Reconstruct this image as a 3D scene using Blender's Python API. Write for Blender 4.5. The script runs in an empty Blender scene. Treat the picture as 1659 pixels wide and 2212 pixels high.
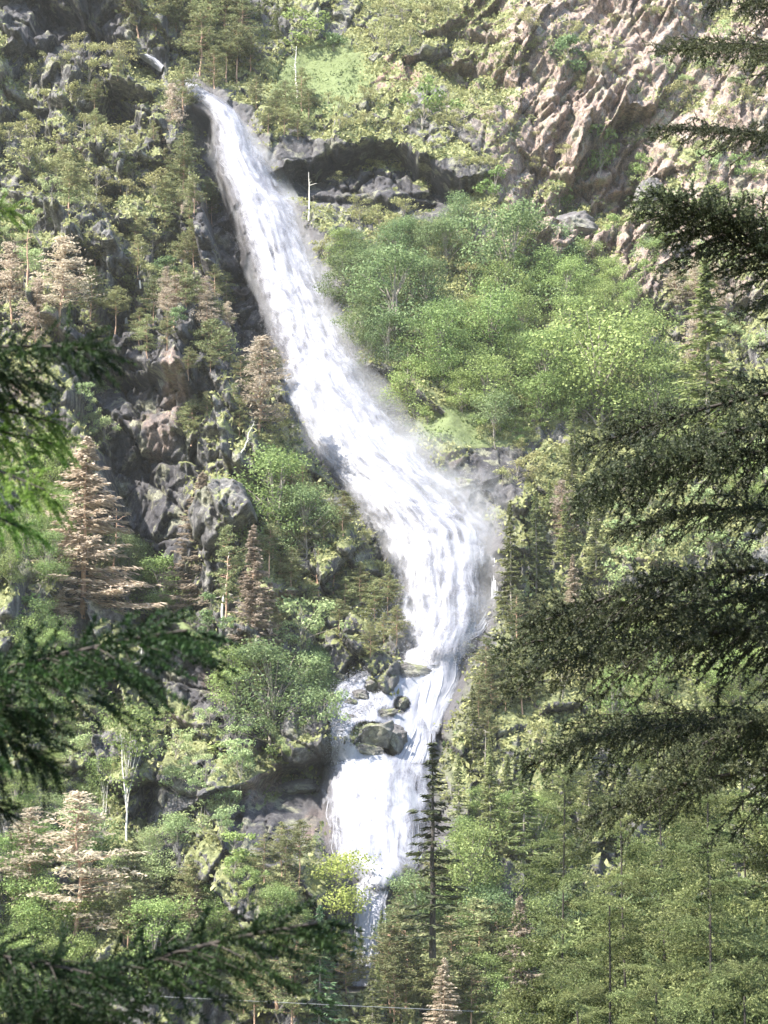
import bpy, math
import numpy as np
from mathutils import Vector, Matrix
rad = math.radians
S = bpy.context.scene
COL = S.collection
rng = np.random.default_rng(7)

# ---------------------------------------------------------------- camera
PITCH = rad(10.0); HALF = rad(13.3)
cam_d = bpy.data.cameras.new('camera'); cam = bpy.data.objects.new('camera', cam_d); COL.objects.link(cam)
cam.location = (0, 0, 0); cam.rotation_euler = (math.pi/2 + PITCH, 0, 0)
cam_d.sensor_fit = 'VERTICAL'; cam_d.sensor_height = 36; cam_d.lens = 18/math.tan(HALF)
cam_d.clip_start = 0.5; cam_d.clip_end = 2000
cam_d.dof.use_dof = True; cam_d.dof.focus_distance = 240
cam_d.dof.aperture_fstop = cam_d.lens/7.0
S.camera = cam
# ---------------------------------------------------------------- world, sun, exposure
SUN_AZ = Vector((-0.80, -0.54)).normalized(); SUN_EL = rad(50)
sun_vec = Vector((SUN_AZ.x*math.cos(SUN_EL), SUN_AZ.y*math.cos(SUN_EL), math.sin(SUN_EL)))
w = bpy.data.worlds.new('World'); S.world = w; w.use_nodes = True
nt = w.node_tree; nt.nodes.clear()
sky = nt.nodes.new('ShaderNodeTexSky'); sky.sky_type = 'NISHITA'; sky.sun_disc = False
sky.sun_elevation = SUN_EL; sky.sun_rotation = math.atan2(SUN_AZ.x, SUN_AZ.y)
bg = nt.nodes.new('ShaderNodeBackground'); bg.inputs[1].default_value = 0.15
wo = nt.nodes.new('ShaderNodeOutputWorld')
nt.links.new(sky.outputs[0], bg.inputs[0]); nt.links.new(bg.outputs[0], wo.inputs[0])
sd = bpy.data.lights.new('sun', 'SUN'); sd.energy = 5.0; sd.angle = rad(0.5); sd.color = (1, 0.95, 0.86)
so = bpy.data.objects.new('sun', sd); COL.objects.link(so)
so.rotation_euler = (-sun_vec).to_track_quat('-Z', 'Y').to_euler(); so.location = (-50, -30, 100)
S.view_settings.view_transform = 'Standard'; S.view_settings.look = 'None'
S.view_settings.exposure = 1.92; S.view_settings.gamma = 1
S.cycles.max_bounces = 5; S.cycles.transparent_max_bounces = 16; S.cycles.diffuse_bounces = 3
S.cycles.volume_bounces = 1

# ---------------------------------------------------------------- image frame of reference (photo measured at 1659 x 2212)
F = 1106/math.tan(HALF); CP, SP = math.cos(PITCH), math.sin(PITCH)
def ray(u, v):
    a = (np.asarray(u, float)-829.5)/F; b = (1106-np.asarray(v, float))/F
    return a, CP-b*SP, SP+b*CP
def at(u, v, Y):
    a, dy, dz = ray(u, v); t = Y/dy
    return Vector((a*t, Y, dz*t))
def project(x, y, z):
    dpt = y*CP+z*SP; up = -y*SP+z*CP
    return 829.5+F*x/dpt, 1106-F*up/dpt

# ---------------------------------------------------------------- noise
PT = rng.random((256, 256)); PT2 = rng.random((256, 256)); PT3 = rng.random((256, 256)); PT4 = rng.random((256, 256))
def vnoise(x, y, s=0):
    x = x+s*17.3; y = y+s*9.7
    xi = np.floor(x).astype(int); yi = np.floor(y).astype(int); fx = x-xi; fy = y-yi
    fx = fx*fx*(3-2*fx); fy = fy*fy*(3-2*fy)
    g = lambda i, j: PT[(xi+i) & 255, (yi+j) & 255]
    return (g(0,0)*(1-fx)+g(1,0)*fx)*(1-fy)+(g(0,1)*(1-fx)+g(1,1)*fx)*fy
def fbm(x, y, o=4, s=0):
    r = 0; a = 0.5
    for i in range(o):
        r = r+a*vnoise(x, y, s+i*3); x = x*2.03; y = y*2.03; a *= 0.5
    return r/(1-0.5**o)
def facets(x, y, tilt=1.0, s=0):
    x = x+s*31.7; y = y+s*13.1
    xi = np.floor(x).astype(int); yi = np.floor(y).astype(int)
    best = np.full(x.shape, 1e9); val = np.zeros(x.shape); sec = np.full(x.shape, 1e9)
    for i in (-1, 0, 1):
        for j in (-1, 0, 1):
            a, b = (xi+i) & 255, (yi+j) & 255
            dx = x-(xi+i+PT[a, b]); dy = y-(yi+j+PT2[a, b]); d = dx*dx+dy*dy
            v = PT3[a, b]-0.5+tilt*((PT4[a, b]-0.5)*dx+(PT4[b, a]-0.5)*dy)
            m = d < best
            sec = np.where(m, best, np.minimum(sec, d)); val = np.where(m, v, val); best = np.where(m, d, best)
    return val, np.sqrt(sec)-np.sqrt(best)
def sstep(a, b, x):
    t = np.clip((x-a)/(b-a), 0, 1); return t*t*(3-2*t)

# ---------------------------------------------------------------- materials
def newmat(name):
    m = bpy.data.materials.new(name); m.use_nodes = True; n = m.node_tree.nodes; n.clear()
    return m, n, m.node_tree.links, n.new('ShaderNodeOutputMaterial')
def ramp(n, stops):
    r = n.new('ShaderNodeValToRGB'); e = r.color_ramp.elements
    while len(e) < len(stops): e.new(0.5)
    for k, (p, c) in enumerate(stops): e[k].position = p; e[k].color = (*c, 1)
    return r
def foliage(name, cols, transl=0.35, objvar=0.35, rough=0.6, nscale=0.7):
    m, n, L, out = newmat(name)
    geo = n.new('ShaderNodeNewGeometry'); oi = n.new('ShaderNodeObjectInfo')
    tc = n.new('ShaderNodeTexCoord'); ns = n.new('ShaderNodeTexNoise'); ns.inputs['Scale'].default_value = nscale; ns.inputs['Detail'].default_value = 3
    L.new(tc.outputs['Object'], ns.inputs['Vector'])
    ad = n.new('ShaderNodeMath'); ad.operation = 'MULTIPLY_ADD'; ad.inputs[1].default_value = 0.55
    L.new(geo.outputs['Random Per Island'], ad.inputs[0])
    m2 = n.new('ShaderNodeMath'); m2.operation = 'MULTIPLY_ADD'; m2.inputs[1].default_value = 0.9; m2.inputs[2].default_value = -0.22
    L.new(ns.outputs['Fac'], m2.inputs[0]); L.new(m2.outputs[0], ad.inputs[2])
    k = len(cols)-1
    r = ramp(n, [(i/k, c) for i, c in enumerate(cols)]); L.new(ad.outputs[0], r.inputs[0])
    hs = n.new('ShaderNodeHueSaturation')
    mr = n.new('ShaderNodeMapRange'); mr.inputs[3].default_value = 1-objvar; mr.inputs[4].default_value = 1+objvar
    L.new(oi.outputs['Random'], mr.inputs[0]); L.new(mr.outputs[0], hs.inputs['Value'])
    mh = n.new('ShaderNodeMapRange'); mh.inputs[3].default_value = 0.485; mh.inputs[4].default_value = 0.515
    fr = n.new('ShaderNodeMath'); fr.operation = 'MULTIPLY'; fr.inputs[1].default_value = 7.31
    f2 = n.new('ShaderNodeMath'); f2.operation = 'FRACT'
    L.new(oi.outputs['Random'], fr.inputs[0]); L.new(fr.outputs[0], f2.inputs[0]); L.new(f2.outputs[0], mh.inputs[0]); L.new(mh.outputs[0], hs.inputs['Hue'])
    L.new(r.outputs[0], hs.inputs['Color'])
    d = n.new('ShaderNodeBsdfPrincipled'); d.inputs['Roughness'].default_value = rough; d.inputs['Specular IOR Level'].default_value = 0.25
    t = n.new('ShaderNodeBsdfTranslucent'); mx = n.new('ShaderNodeMixShader'); mx.inputs[0].default_value = transl
    L.new(hs.outputs[0], d.inputs['Base Color']); L.new(hs.outputs[0], t.inputs[0])
    L.new(d.outputs[0], mx.inputs[1]); L.new(t.outputs[0], mx.inputs[2]); L.new(mx.outputs[0], out.inputs[0])
    return m
def bark(name, c1, c2, scale=6):
    m, n, L, out = newmat(name)
    tc = n.new('ShaderNodeTexCoord'); mp = n.new('ShaderNodeMapping'); mp.inputs['Scale'].default_value = (1, 1, 0.2)
    ns = n.new('ShaderNodeTexNoise'); ns.inputs['Scale'].default_value = scale; ns.inputs['Detail'].default_value = 5
    L.new(tc.outputs['Object'], mp.inputs[0]); L.new(mp.outputs[0], ns.inputs['Vector'])
    r = ramp(n, [(0.3, c1), (0.7, c2)]); L.new(ns.outputs['Fac'], r.inputs[0])
    d = n.new('ShaderNodeBsdfPrincipled'); d.inputs['Roughness'].default_value = 0.85
    bp = n.new('ShaderNodeBump'); bp.inputs['Strength'].default_value = 0.5; L.new(ns.outputs['Fac'], bp.inputs['Height']); L.new(bp.outputs[0], d.inputs['Normal'])
    L.new(r.outputs[0], d.inputs['Base Color']); L.new(d.outputs[0], out.inputs[0]); return m

M = {}
M['pine'] = foliage('pine_needles', [(0.06,0.075,0.033), (0.16,0.175,0.078), (0.31,0.32,0.16)], 0.45)
M['spruce'] = foliage('spruce_needles', [(0.06,0.08,0.03), (0.165,0.195,0.075), (0.31,0.34,0.145)], 0.45)
M['darkspruce'] = foliage('dark_spruce_needles', [(0.02,0.045,0.025), (0.06,0.11,0.05), (0.13,0.2,0.085)], 0.3)
M['rust'] = foliage('rust_needles', [(0.18,0.15,0.115), (0.385,0.32,0.245), (0.56,0.48,0.38)], 0.5, 0.3)
M['leaf'] = foliage('leaves', [(0.05,0.08,0.025), (0.19,0.26,0.083), (0.39,0.46,0.19)], 0.5, 0.2, nscale=1.3)
M['darkleaf'] = foliage('dark_leaves', [(0.035,0.06,0.028), (0.13,0.185,0.075), (0.28,0.34,0.16)], 0.45, 0.2, nscale=1.3)
M['yellowleaf'] = foliage('yellow_leaves', [(0.19,0.25,0.06), (0.31,0.38,0.10), (0.44,0.49,0.18)], 0.5, 0.1)
M['palefoliage'] = foliage('pale_leaves', [(0.13,0.18,0.08), (0.27,0.34,0.15), (0.43,0.47,0.25)], 0.45, 0.25)
M['scrub'] = foliage('scrub_leaves', [(0.10,0.105,0.045), (0.24,0.24,0.10), (0.42,0.40,0.20)], 0.4, 0)
M['grass'] = foliage('grass_blades', [(0.09,0.12,0.045), (0.155,0.20,0.07), (0.25,0.30,0.12)], 0.4, 0)
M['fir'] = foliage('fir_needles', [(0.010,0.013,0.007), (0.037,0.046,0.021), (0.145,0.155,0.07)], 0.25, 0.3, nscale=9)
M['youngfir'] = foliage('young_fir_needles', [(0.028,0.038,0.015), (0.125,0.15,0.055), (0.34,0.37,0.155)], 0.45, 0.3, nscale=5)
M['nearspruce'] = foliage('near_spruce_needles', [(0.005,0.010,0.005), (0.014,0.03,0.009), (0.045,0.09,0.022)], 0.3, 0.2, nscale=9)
M['sunlitspruce'] = foliage('sunlit_spruce_needles', [(0.02,0.05,0.012), (0.11,0.20,0.035), (0.34,0.46,0.14)], 0.5, 0.2, nscale=9)  # lighter yellow-green copy of the near spruce, sunlight painted into the colour
M['bark_red'] = bark('red_bark', (0.22,0.13,0.09), (0.42,0.28,0.19))
M['bark_grey'] = bark('grey_bark', (0.12,0.10,0.085), (0.28,0.25,0.21))
M['bark_pale'] = bark('bleached_wood', (0.42,0.39,0.34), (0.66,0.62,0.56))
M['bark_dark'] = bark('dark_bark', (0.012,0.009,0.007), (0.04,0.031,0.023), 30)

# ---------------------------------------------------------------- mesh helpers
def mesh(name, V, Q=None, T=None, mats=(), qm=None, tm=None, smooth=False, attrs=None, uv=None):
    V = np.asarray(V, np.float32); me = bpy.data.meshes.new(name)
    Q = np.zeros((0, 4), int) if Q is None else np.asarray(Q, int).reshape(-1, 4)
    T = np.zeros((0, 3), int) if T is None else np.asarray(T, int).reshape(-1, 3)
    me.vertices.add(len(V)); me.vertices.foreach_set('co', V.ravel())
    li = np.concatenate([Q.ravel(), T.ravel()]); me.loops.add(len(li)); me.loops.foreach_set('vertex_index', li.astype(np.int32))
    st = np.concatenate([np.arange(len(Q))*4, len(Q)*4+np.arange(len(T))*3]); me.polygons.add(len(st))
    me.polygons.foreach_set('loop_start', st.astype(np.int32))
    for m in mats: me.materials.append(m)
    if qm is not None or tm is not None:
        a = np.concatenate([np.zeros(len(Q)) if qm is None else np.asarray(qm), np.zeros(len(T)) if tm is None else np.asarray(tm)])
        me.polygons.foreach_set('material_index', a.astype(np.int32))
    if smooth: me.polygons.foreach_set('use_smooth', np.ones(len(st), bool))
    me.update(calc_edges=True); 
    for k, a in (attrs or {}).items():
        at_ = me.attributes.new(k, 'FLOAT', 'POINT'); at_.data.foreach_set('value', np.asarray(a, np.float32).ravel())
    if uv is not None:
        l = me.uv_layers.new(name='UVMap'); l.data.foreach_set('uv', np.asarray(uv, np.float32)[li].ravel())
    me.validate(); return me
def link(name, me, parent=None, **props):
    o = bpy.data.objects.new(name, me); COL.objects.link(o)
    if parent: o.parent = parent
    for k, v in props.items():
        if v: o[k] = v
    return o
class Geo:
    def __init__(s): s.V = []; s.Q = []; s.T = []; s.qm = []; s.tm = []; s.n = 0
    def add(s, V, Q=None, T=None, m=0):
        V = np.asarray(V, float); s.V.append(V)
        if Q is not None: Q = np.asarray(Q, int)+s.n; s.Q.append(Q); s.qm.append(np.full(len(Q), m))
        if T is not None: T = np.asarray(T, int)+s.n; s.T.append(T); s.tm.append(np.full(len(T), m))
        s.n += len(V)
    def tube(s, P, R, sides=6, m=0):
        P = np.asarray(P, float); R = np.asarray(R, float); n = len(P)
        Tn = np.gradient(P, axis=0); Tn /= np.linalg.norm(Tn, axis=1)[:, None]+1e-9
        ref = np.array([0.0, 0, 1]) if abs(Tn[:, 2]).mean() < 0.8 else np.array([1.0, 0, 0])
        A = np.cross(Tn, ref); A /= np.linalg.norm(A, axis=1)[:, None]+1e-9; B = np.cross(Tn, A)
        th = np.arange(sides)*2*math.pi/sides
        V = P[:, None]+R[:, None, None]*(np.cos(th)[None, :, None]*A[:, None]+np.sin(th)[None, :, None]*B[:, None])
        i = np.arange(n-1)[:, None]*sides; j = np.arange(sides)[None]; k = (j+1) % sides
        s.add(V.reshape(-1, 3), Q=np.stack([i+j, i+k, i+sides+k, i+sides+j], -1).reshape(-1, 4), m=m)
    def cards(s, C, D, W, L, Wd, m=0):
        D = D*L[:, None]*0.5; W = W*Wd[:, None]*0.5
        V = np.stack([C-D, C+W-D*0.1, C+D, C-W-D*0.1], 1).reshape(-1, 3)
        s.add(V, Q=np.arange(len(C)*4).reshape(-1, 4), m=m)
    def build(s, name, mats, smooth=False):
        return mesh(name, np.concatenate(s.V), np.concatenate(s.Q) if s.Q else None, np.concatenate(s.T) if s.T else None, mats,
                    np.concatenate(s.qm) if s.Q else None, np.concatenate(s.tm) if s.T else None, smooth)
def unit(v): return v/(np.linalg.norm(v, axis=-1, keepdims=True)+1e-9)
def rdir(n): return unit(rng.normal(size=(n, 3)))

# ---------------------------------------------------------------- waterfall outline (rows of left/right bank points)
MAIN = [(168,394,410),(185,398,432),(205,404,456),(225,425,492),(245,450,515),(270,458,532),(300,462,548),(350,460,576),(400,482,607),(450,502,636),
        (500,517,653),(550,532,671),(600,547,689),(650,564,708),(700,582,729),(750,594,753),(800,610,782),(850,625,808),(900,640,846),(950,665,884),
        (1000,700,925),(1050,745,978),(1100,785,1018),(1150,822,1066),(1200,848,1062),(1250,860,1052),(1300,868,1056),(1350,876,1050),(1400,880,1016),(1440,876,1000)]
LOWER = [(1400,872,1018),(1430,878,1002),(1480,882,990),(1530,868,970),(1570,878,952),(1610,860,940),(1650,840,930)]
VEIL = [(1640,712,928),(1665,704,928),(1700,698,928),(1750,704,930),(1800,710,928),(1850,714,920),(1890,768,892),(1925,775,850)]
STREAM = [(1900,772,850),(1950,768,838),(2000,764,836),(2040,762,830),(2080,760,815),(2130,750,800)]
LEFT = [((870,1425),(860,1452)),((820,1436),(822,1456)),((770,1455),(785,1474)),((733,1475),(766,1490)),((716,1500),(748,1508)),((706,1530),(744,1532)),((712,1560),(762,1556)),((714,1590),(756,1592)),((714,1620),(748,1624)),((712,1655),(750,1655))]
LINK = [((905,1440),(880,1462)),((862,1470),(856,1485)),((846,1490),(828,1496)),((828,1515),(804,1510)),((800,1545),(782,1530)),((765,1560),(756,1546)),((752,1578),(738,1566))]
def rows(tab, v):
    t = np.array(tab, float); return np.interp(v, t[:, 0], t[:, 1]), np.interp(v, t[:, 0], t[:, 2])
CH = MAIN[:-1]+LOWER[1:-1]+VEIL+STREAM[1:]
# ---------------------------------------------------------------- terrain
def base_y(z): return np.interp(z, [-45,-35,-11,30,80,130,165,230], [150,166,190,226,262,300,345,470])
def pl_dist(u, v, P):
    """signed distance to a polyline; positive on the right-hand side when walking along it (picture coordinates)"""
    best = np.full(u.shape, 1e9); sg = np.zeros(u.shape)
    for (x0, y0), (x1, y1) in zip(P[:-1], P[1:]):
        dx, dy = x1-x0, y1-y0; L2 = dx*dx+dy*dy
        t = np.clip(((u-x0)*dx+(v-y0)*dy)/L2, 0, 1); d = np.hypot(u-x0-t*dx, v-y0-t*dy)
        c = dx*(v-y0)-dy*(u-x0); m = d < best; best = np.where(m, d, best); sg = np.where(m, np.sign(c), sg)
    return best*sg
# (polyline, depth m, width px): the ground steps back on the right-hand side of the line, then comes forward again over the width
STEPS = [([(1440,660),(1300,600),(1190,600)][::-1], 3, 60), ([(690,395),(760,380),(850,420),(900,400)], 3, 60), ([(655,960),(625,880),(600,800),(575,740)], 3, 45), ([(860,1310),(800,1160),(720,1060),(655,960)], 2.5, 40),([(650,330),(680,318),(720,296),(860,298),(930,330),(990,352)], 9, 105),
         ([(560,760),(500,700),(468,560),(432,430),(400,330)], 12, 120),
         ([(262,1230),(236,1000),(185,900),(170,800),(200,735)], 12, 210),
         ([(400,850),(300,800),(200,760)][::-1], 7, 110),
         ([(620,1640),(560,1545),(450,1410),(345,1315)], -1, 1),
         ([(345,1325),(450,1420),(560,1555),(600,1610)], 5, 150),
         ([(515,1690),(600,1650),(690,1640)], 6, 210),
         ([(0,40),(110,10),(200,60),(285,110)], 5, 90),
         ([(1265,420),(1330,370),(1395,365)], 4, 110),
         ([(785,800),(850,838),(915,868)], 4, 70),
         ([(200,1900),(260,1860),(330,1950)], 3, 120),
         ([(950,60),(1000,60),(1080,80)], 3, 60),
         ([(960,120),(1010,130),(1090,150)], 3, 60),
         ([(580,1190),(640,1180),(700,1250)], 3, 90),
         ([(390,480),(350,400),(340,330)], 4, 60),
         ([(0,200),(60,215),(110,300)], 3, 80),
         ([(150,215),(240,200),(320,270)], 4, 110),
         ([(30,400),(100,440),(170,560)], 3, 90),
         ([(420,1010),(400,900),(330,900)], 3, 90),
         ([(1160,330),(1230,355),(1290,350)], 3, 60),
         ([(1100,1500),(1180,1420),(1260,1400)], 2, 80)]
XS = np.concatenate([np.linspace(-150,-58,60), np.arange(-57.8,57.8,0.21), np.linspace(58,150,60)])
ZS = np.concatenate([np.linspace(-45,-21,30), np.arange(-20.5,136,0.21), np.linspace(137,230,50)])
GX, GZ = np.meshgrid(XS, ZS)
YB = base_y(GZ); GU, GV = project(GX, YB, GZ)
def chan(u, v):
    l, r = rows(CH, v); return l, r
CL, CR = chan(GU, GV)
inch = np.clip(np.minimum(GU-CL, CR-GU), -400, 400)
inch = np.where((GV > 160) & (GV < 2140), inch, -400)
warpu = (fbm(GX/7, GZ/7, 4, 5)-0.5)*70; warpv = (fbm(GX/7, GZ/7, 4, 9)-0.5)*70
wu, wv = GU+warpu*np.clip(1, 0, 1), GV+warpv
off = np.zeros(GX.shape)
off += (fbm(GX/38, GZ/38, 3, 1)-0.5)*16+(fbm(GX/14+GZ/60, GZ/20, 4, 2)-0.5)*8
off = off*(1-0.55*sstep(-160, 0, inch))
leftside = sstep(100, -200, GU-CL)
off -= leftside*2.0
for P, dep, wd in STEPS:
    if dep < 0: continue
    d = pl_dist(wu, wv, P); Pa = np.array(P); 
    k = sstep(-7, 7, d)*np.clip(1-d/wd, 0, 1)**0.8
    end = np.minimum(np.hypot(GU-Pa[0,0], GV-Pa[0,1]), np.hypot(GU-Pa[-1,0], GV-Pa[-1,1]))
    # inside the strip swept perpendicular to the line only
    near = np.min([np.hypot(GU-a, GV-b) for a, b in np.array([[np.interp(t, range(len(P)), Pa[:,0]), np.interp(t, range(len(P)), Pa[:,1])] for t in np.linspace(0, len(P)-1, 12)])], axis=0)
    off += dep*k*sstep(wd*1.15, wd*0.7, near)*sstep(12, -14, inch)
# strata: diagonal on both sides
dl = GX*0.80+GZ*0.6; dq = -GX*0.6+GZ*0.8
dr = GX*0.88-GZ*0.47; dp = GX*0.47+GZ*0.88
wx = (fbm(GX/5, GZ/5, 3, 11)-0.5)*1.8
f1, e1 = facets((dl+wx)/5.5, (dq+wx)/9.5, 1.1, 1); f2, e2 = facets((GX+wx*0.5)/2.3, (dq)/3.6, 1.2, 2); f3, e3 = facets(GX/0.95, GZ/1.3, 1.2, 3)
f4, e4 = facets((dr+wx)/2.2, (dp+wx)/11, 1.2, 4)
rightrock = sstep(1000, 1150, GU)*sstep(700, 500, GV)
f1 = f1*(1-rightrock)+f4*rightrock
rough = 0.45+0.75*sstep(0.4, 0.62, fbm(GX/16, GZ/16, 3, 21))+0.35*leftside
grassy = np.maximum.reduce([sstep(13, 7, np.abs(pl_dist(GU, GV, [(330,1300),(450,1400),(560,1535),(625,1630)]))), sstep(110, 60, np.hypot((GU-690)/1.3, (GV-150))), sstep(60, 30, np.hypot((GU-1010)/2.5, GV-925)), 0.35*sstep(190, 120, np.hypot(GU-1250, GV-760))])
rough *= (1-0.8*grassy)
f5, e5 = facets((dr+wx*0.6)/6, (dp+wx*0.6)/22, 1.4, 8); f6, e6 = facets((dl+wx*0.6)/8.5, (dq+wx*0.6)/14, 1.3, 9)
disp = f5*8*rightrock+f6*6*leftside+f1*(4.2-2.0*rightrock)+f2*2.0*(1-0.65*rightrock)+f3*0.6*(1-0.7*rightrock)+(fbm((dr+wx)/0.7, (dp+wx)/3, 4, 33)-0.5)*1.6*rightrock+facets((dr+wx*0.4)/1.3, (dp+wx*0.4)/4.5, 1.3, 6)[0]*1.3*rightrock+(fbm(GX/1.6, GZ/1.6, 4, 30)-0.5)*1.0
# crevices between blocks
ridg = 1-2*np.abs(fbm((dr+wx)/3.2, (dp+wx)/11, 4, 37)-0.5)
disp += -2.5*(ridg-0.8)*rightrock*2
col_ = 1-2*np.abs(fbm((GX+wx)/2.2, GZ/9+GX/30, 4, 47)-0.5)
disp += -1.6*(col_-0.8)*leftside+facets(GX/0.55+wx*0.2, GZ/1.1, 1.3, 13)[0]*0.45
disp += 1.3*sstep(0.10, 0.0, e1)+0.8*sstep(0.12, 0.0, e2)*sstep(0.45,0.6,fbm(GX/9,GZ/9,2,41))
headm = sstep(46, 16, np.abs(pl_dist(GU, GV, [(295,122),(355,152),(405,185)])))*(GU < 430)*(GV < 230)
chm = sstep(-60, 10, inch)
depth_v = np.interp(GV, [160,260,350,600,850,950,1100,1400,1500,1700,1900,2100], [0.5,1,2.0,3.0,2.5,1.2,0.4,1.0,1.2,1.0,1.0,1.0])
smoothY = YB+off+depth_v*chm
smoothY = smoothY+headm*0.8
GY = smoothY+disp*rough*(1-0.72*sstep(-25, 12, inch))*(1-0.85*headm)
def lookup(A, x, z):
    i = np.interp(x, XS, np.arange(len(XS))); j = np.interp(z, ZS, np.arange(len(ZS)))
    i0 = np.clip(i.astype(int), 0, len(XS)-2); j0 = np.clip(j.astype(int), 0, len(ZS)-2); fi = i-i0; fj = j-j0
    return (A[j0,i0]*(1-fi)+A[j0,i0+1]*fi)*(1-fj)+(A[j0+1,i0]*(1-fi)+A[j0+1,i0+1]*fi)*fj
# soften the depth under the water so the sheet can follow it
def blur(A, n):
    for _ in range(n):
        A = (A+np.roll(A,1,0)+np.roll(A,-1,0))/3; A = (A+np.roll(A,1,1)+np.roll(A,-1,1))/3
    return A
SY = blur(smoothY, 40)
def hit(u, v, A=None, lo=120):
    A = GY if A is None else A
    u = np.atleast_1d(np.asarray(u, float)); v = np.atleast_1d(np.asarray(v, float))
    a, dy, dz = ray(u, v); ts = np.arange(lo, 420, 0.4); res = np.zeros((len(u), 3))
    for k in range(len(u)):
        y = dy[k]*ts; x = a[k]*ts; z = dz[k]*ts
        f = y-lookup(A, x, z); idx = np.argmax(f > 0); t = ts[idx]
        if idx > 0: t = ts[idx-1]+0.4*f[idx-1]/(f[idx-1]-f[idx]+1e-9)*1.0
        res[k] = (a[k]*t, dy[k]*t, dz[k]*t)
    return res
# surface colours of rock, soil and turf, with cave and gully shade painted in
ny = np.gradient(GY, axis=1)/np.gradient(GX, axis=1); nz = np.gradient(GY, axis=0)/np.gradient(GZ, axis=0)
upness = nz/np.sqrt(1+ny**2+nz**2)          # the n.z of a surface facing the camera
n1 = fbm(GX/6, GZ/6, 4, 50); n2 = fbm(GX/2.2, GZ/2.2, 4, 55)
tan = np.clip(sstep(880, 1080, GU+ (n1-0.5)*300)*sstep(720, 480, GV+(n1-0.5)*250)+0.7*sstep(0.62,0.72,n1), 0, 1)
tan = np.maximum(tan, sstep(60, 30, np.hypot(GU-90, GV-860)))
tan *= 1-sstep(150, 90, np.abs(pl_dist(GU, GV, [(620,360),(960,400)])))  # no tan in the cave, so its painted shade stays dark
cliff_and_shade = np.maximum.reduce([sstep(90, 40, np.abs(pl_dist(GU, GV, [(380,1400),(530,1560)]))), sstep(120, 70, np.hypot((GU-600)/1.0, (GV-1770)/1.0)),
      sstep(80, 40, np.abs(pl_dist(GU, GV, [(650,340),(960,400)]))), sstep(120,60,np.hypot((GU-150)/1.4,GV-70)), sstep(90,50,np.hypot(GU-1250,(GV-225)*2)), sstep(100,50,np.hypot((GU-1250),(GV-490)*1.2)),  # first band paints the shade under the overhang as dark rock
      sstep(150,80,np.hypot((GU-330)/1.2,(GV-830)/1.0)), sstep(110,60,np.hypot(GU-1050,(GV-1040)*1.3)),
      sstep(100, 60, np.abs(pl_dist(GU, GV, [(240,780),(330,860),(300,1000),(330,1170)]))), sstep(75, 40, np.abs(pl_dist(GU, GV, [(440,450),(490,600),(540,720)])))])  # shade of the gully and the wall left of the fall, painted dark
veg = sstep(0.30, 0.62, upness*0.75+(n1-0.5)*1.2+(n2-0.5)*0.9-0.36*rightrock-0.75*cliff_and_shade+0.9*grassy+0.24-0.12*leftside)
veg *= 1-sstep(-25, 0, inch)
wet = np.clip(sstep(-70, -5, inch)*0.9, 0, 1)
red = sstep(40, 20, np.hypot(GU-690, (GV-1790)/1.5))+sstep(60,30,np.hypot((GU-860)/1.2,(GV-150)))
Vt = np.stack([GX, GY, GZ], -1).reshape(-1, 3)
nx_, nz_ = len(XS), len(ZS)
jj, ii = np.meshgrid(np.arange(nz_-1), np.arange(nx_-1), indexing='ij'); b0 = jj*nx_+ii
QT = np.stack([b0, b0+1, b0+nx_+1, b0+nx_], -1).reshape(-1, 4)
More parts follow.
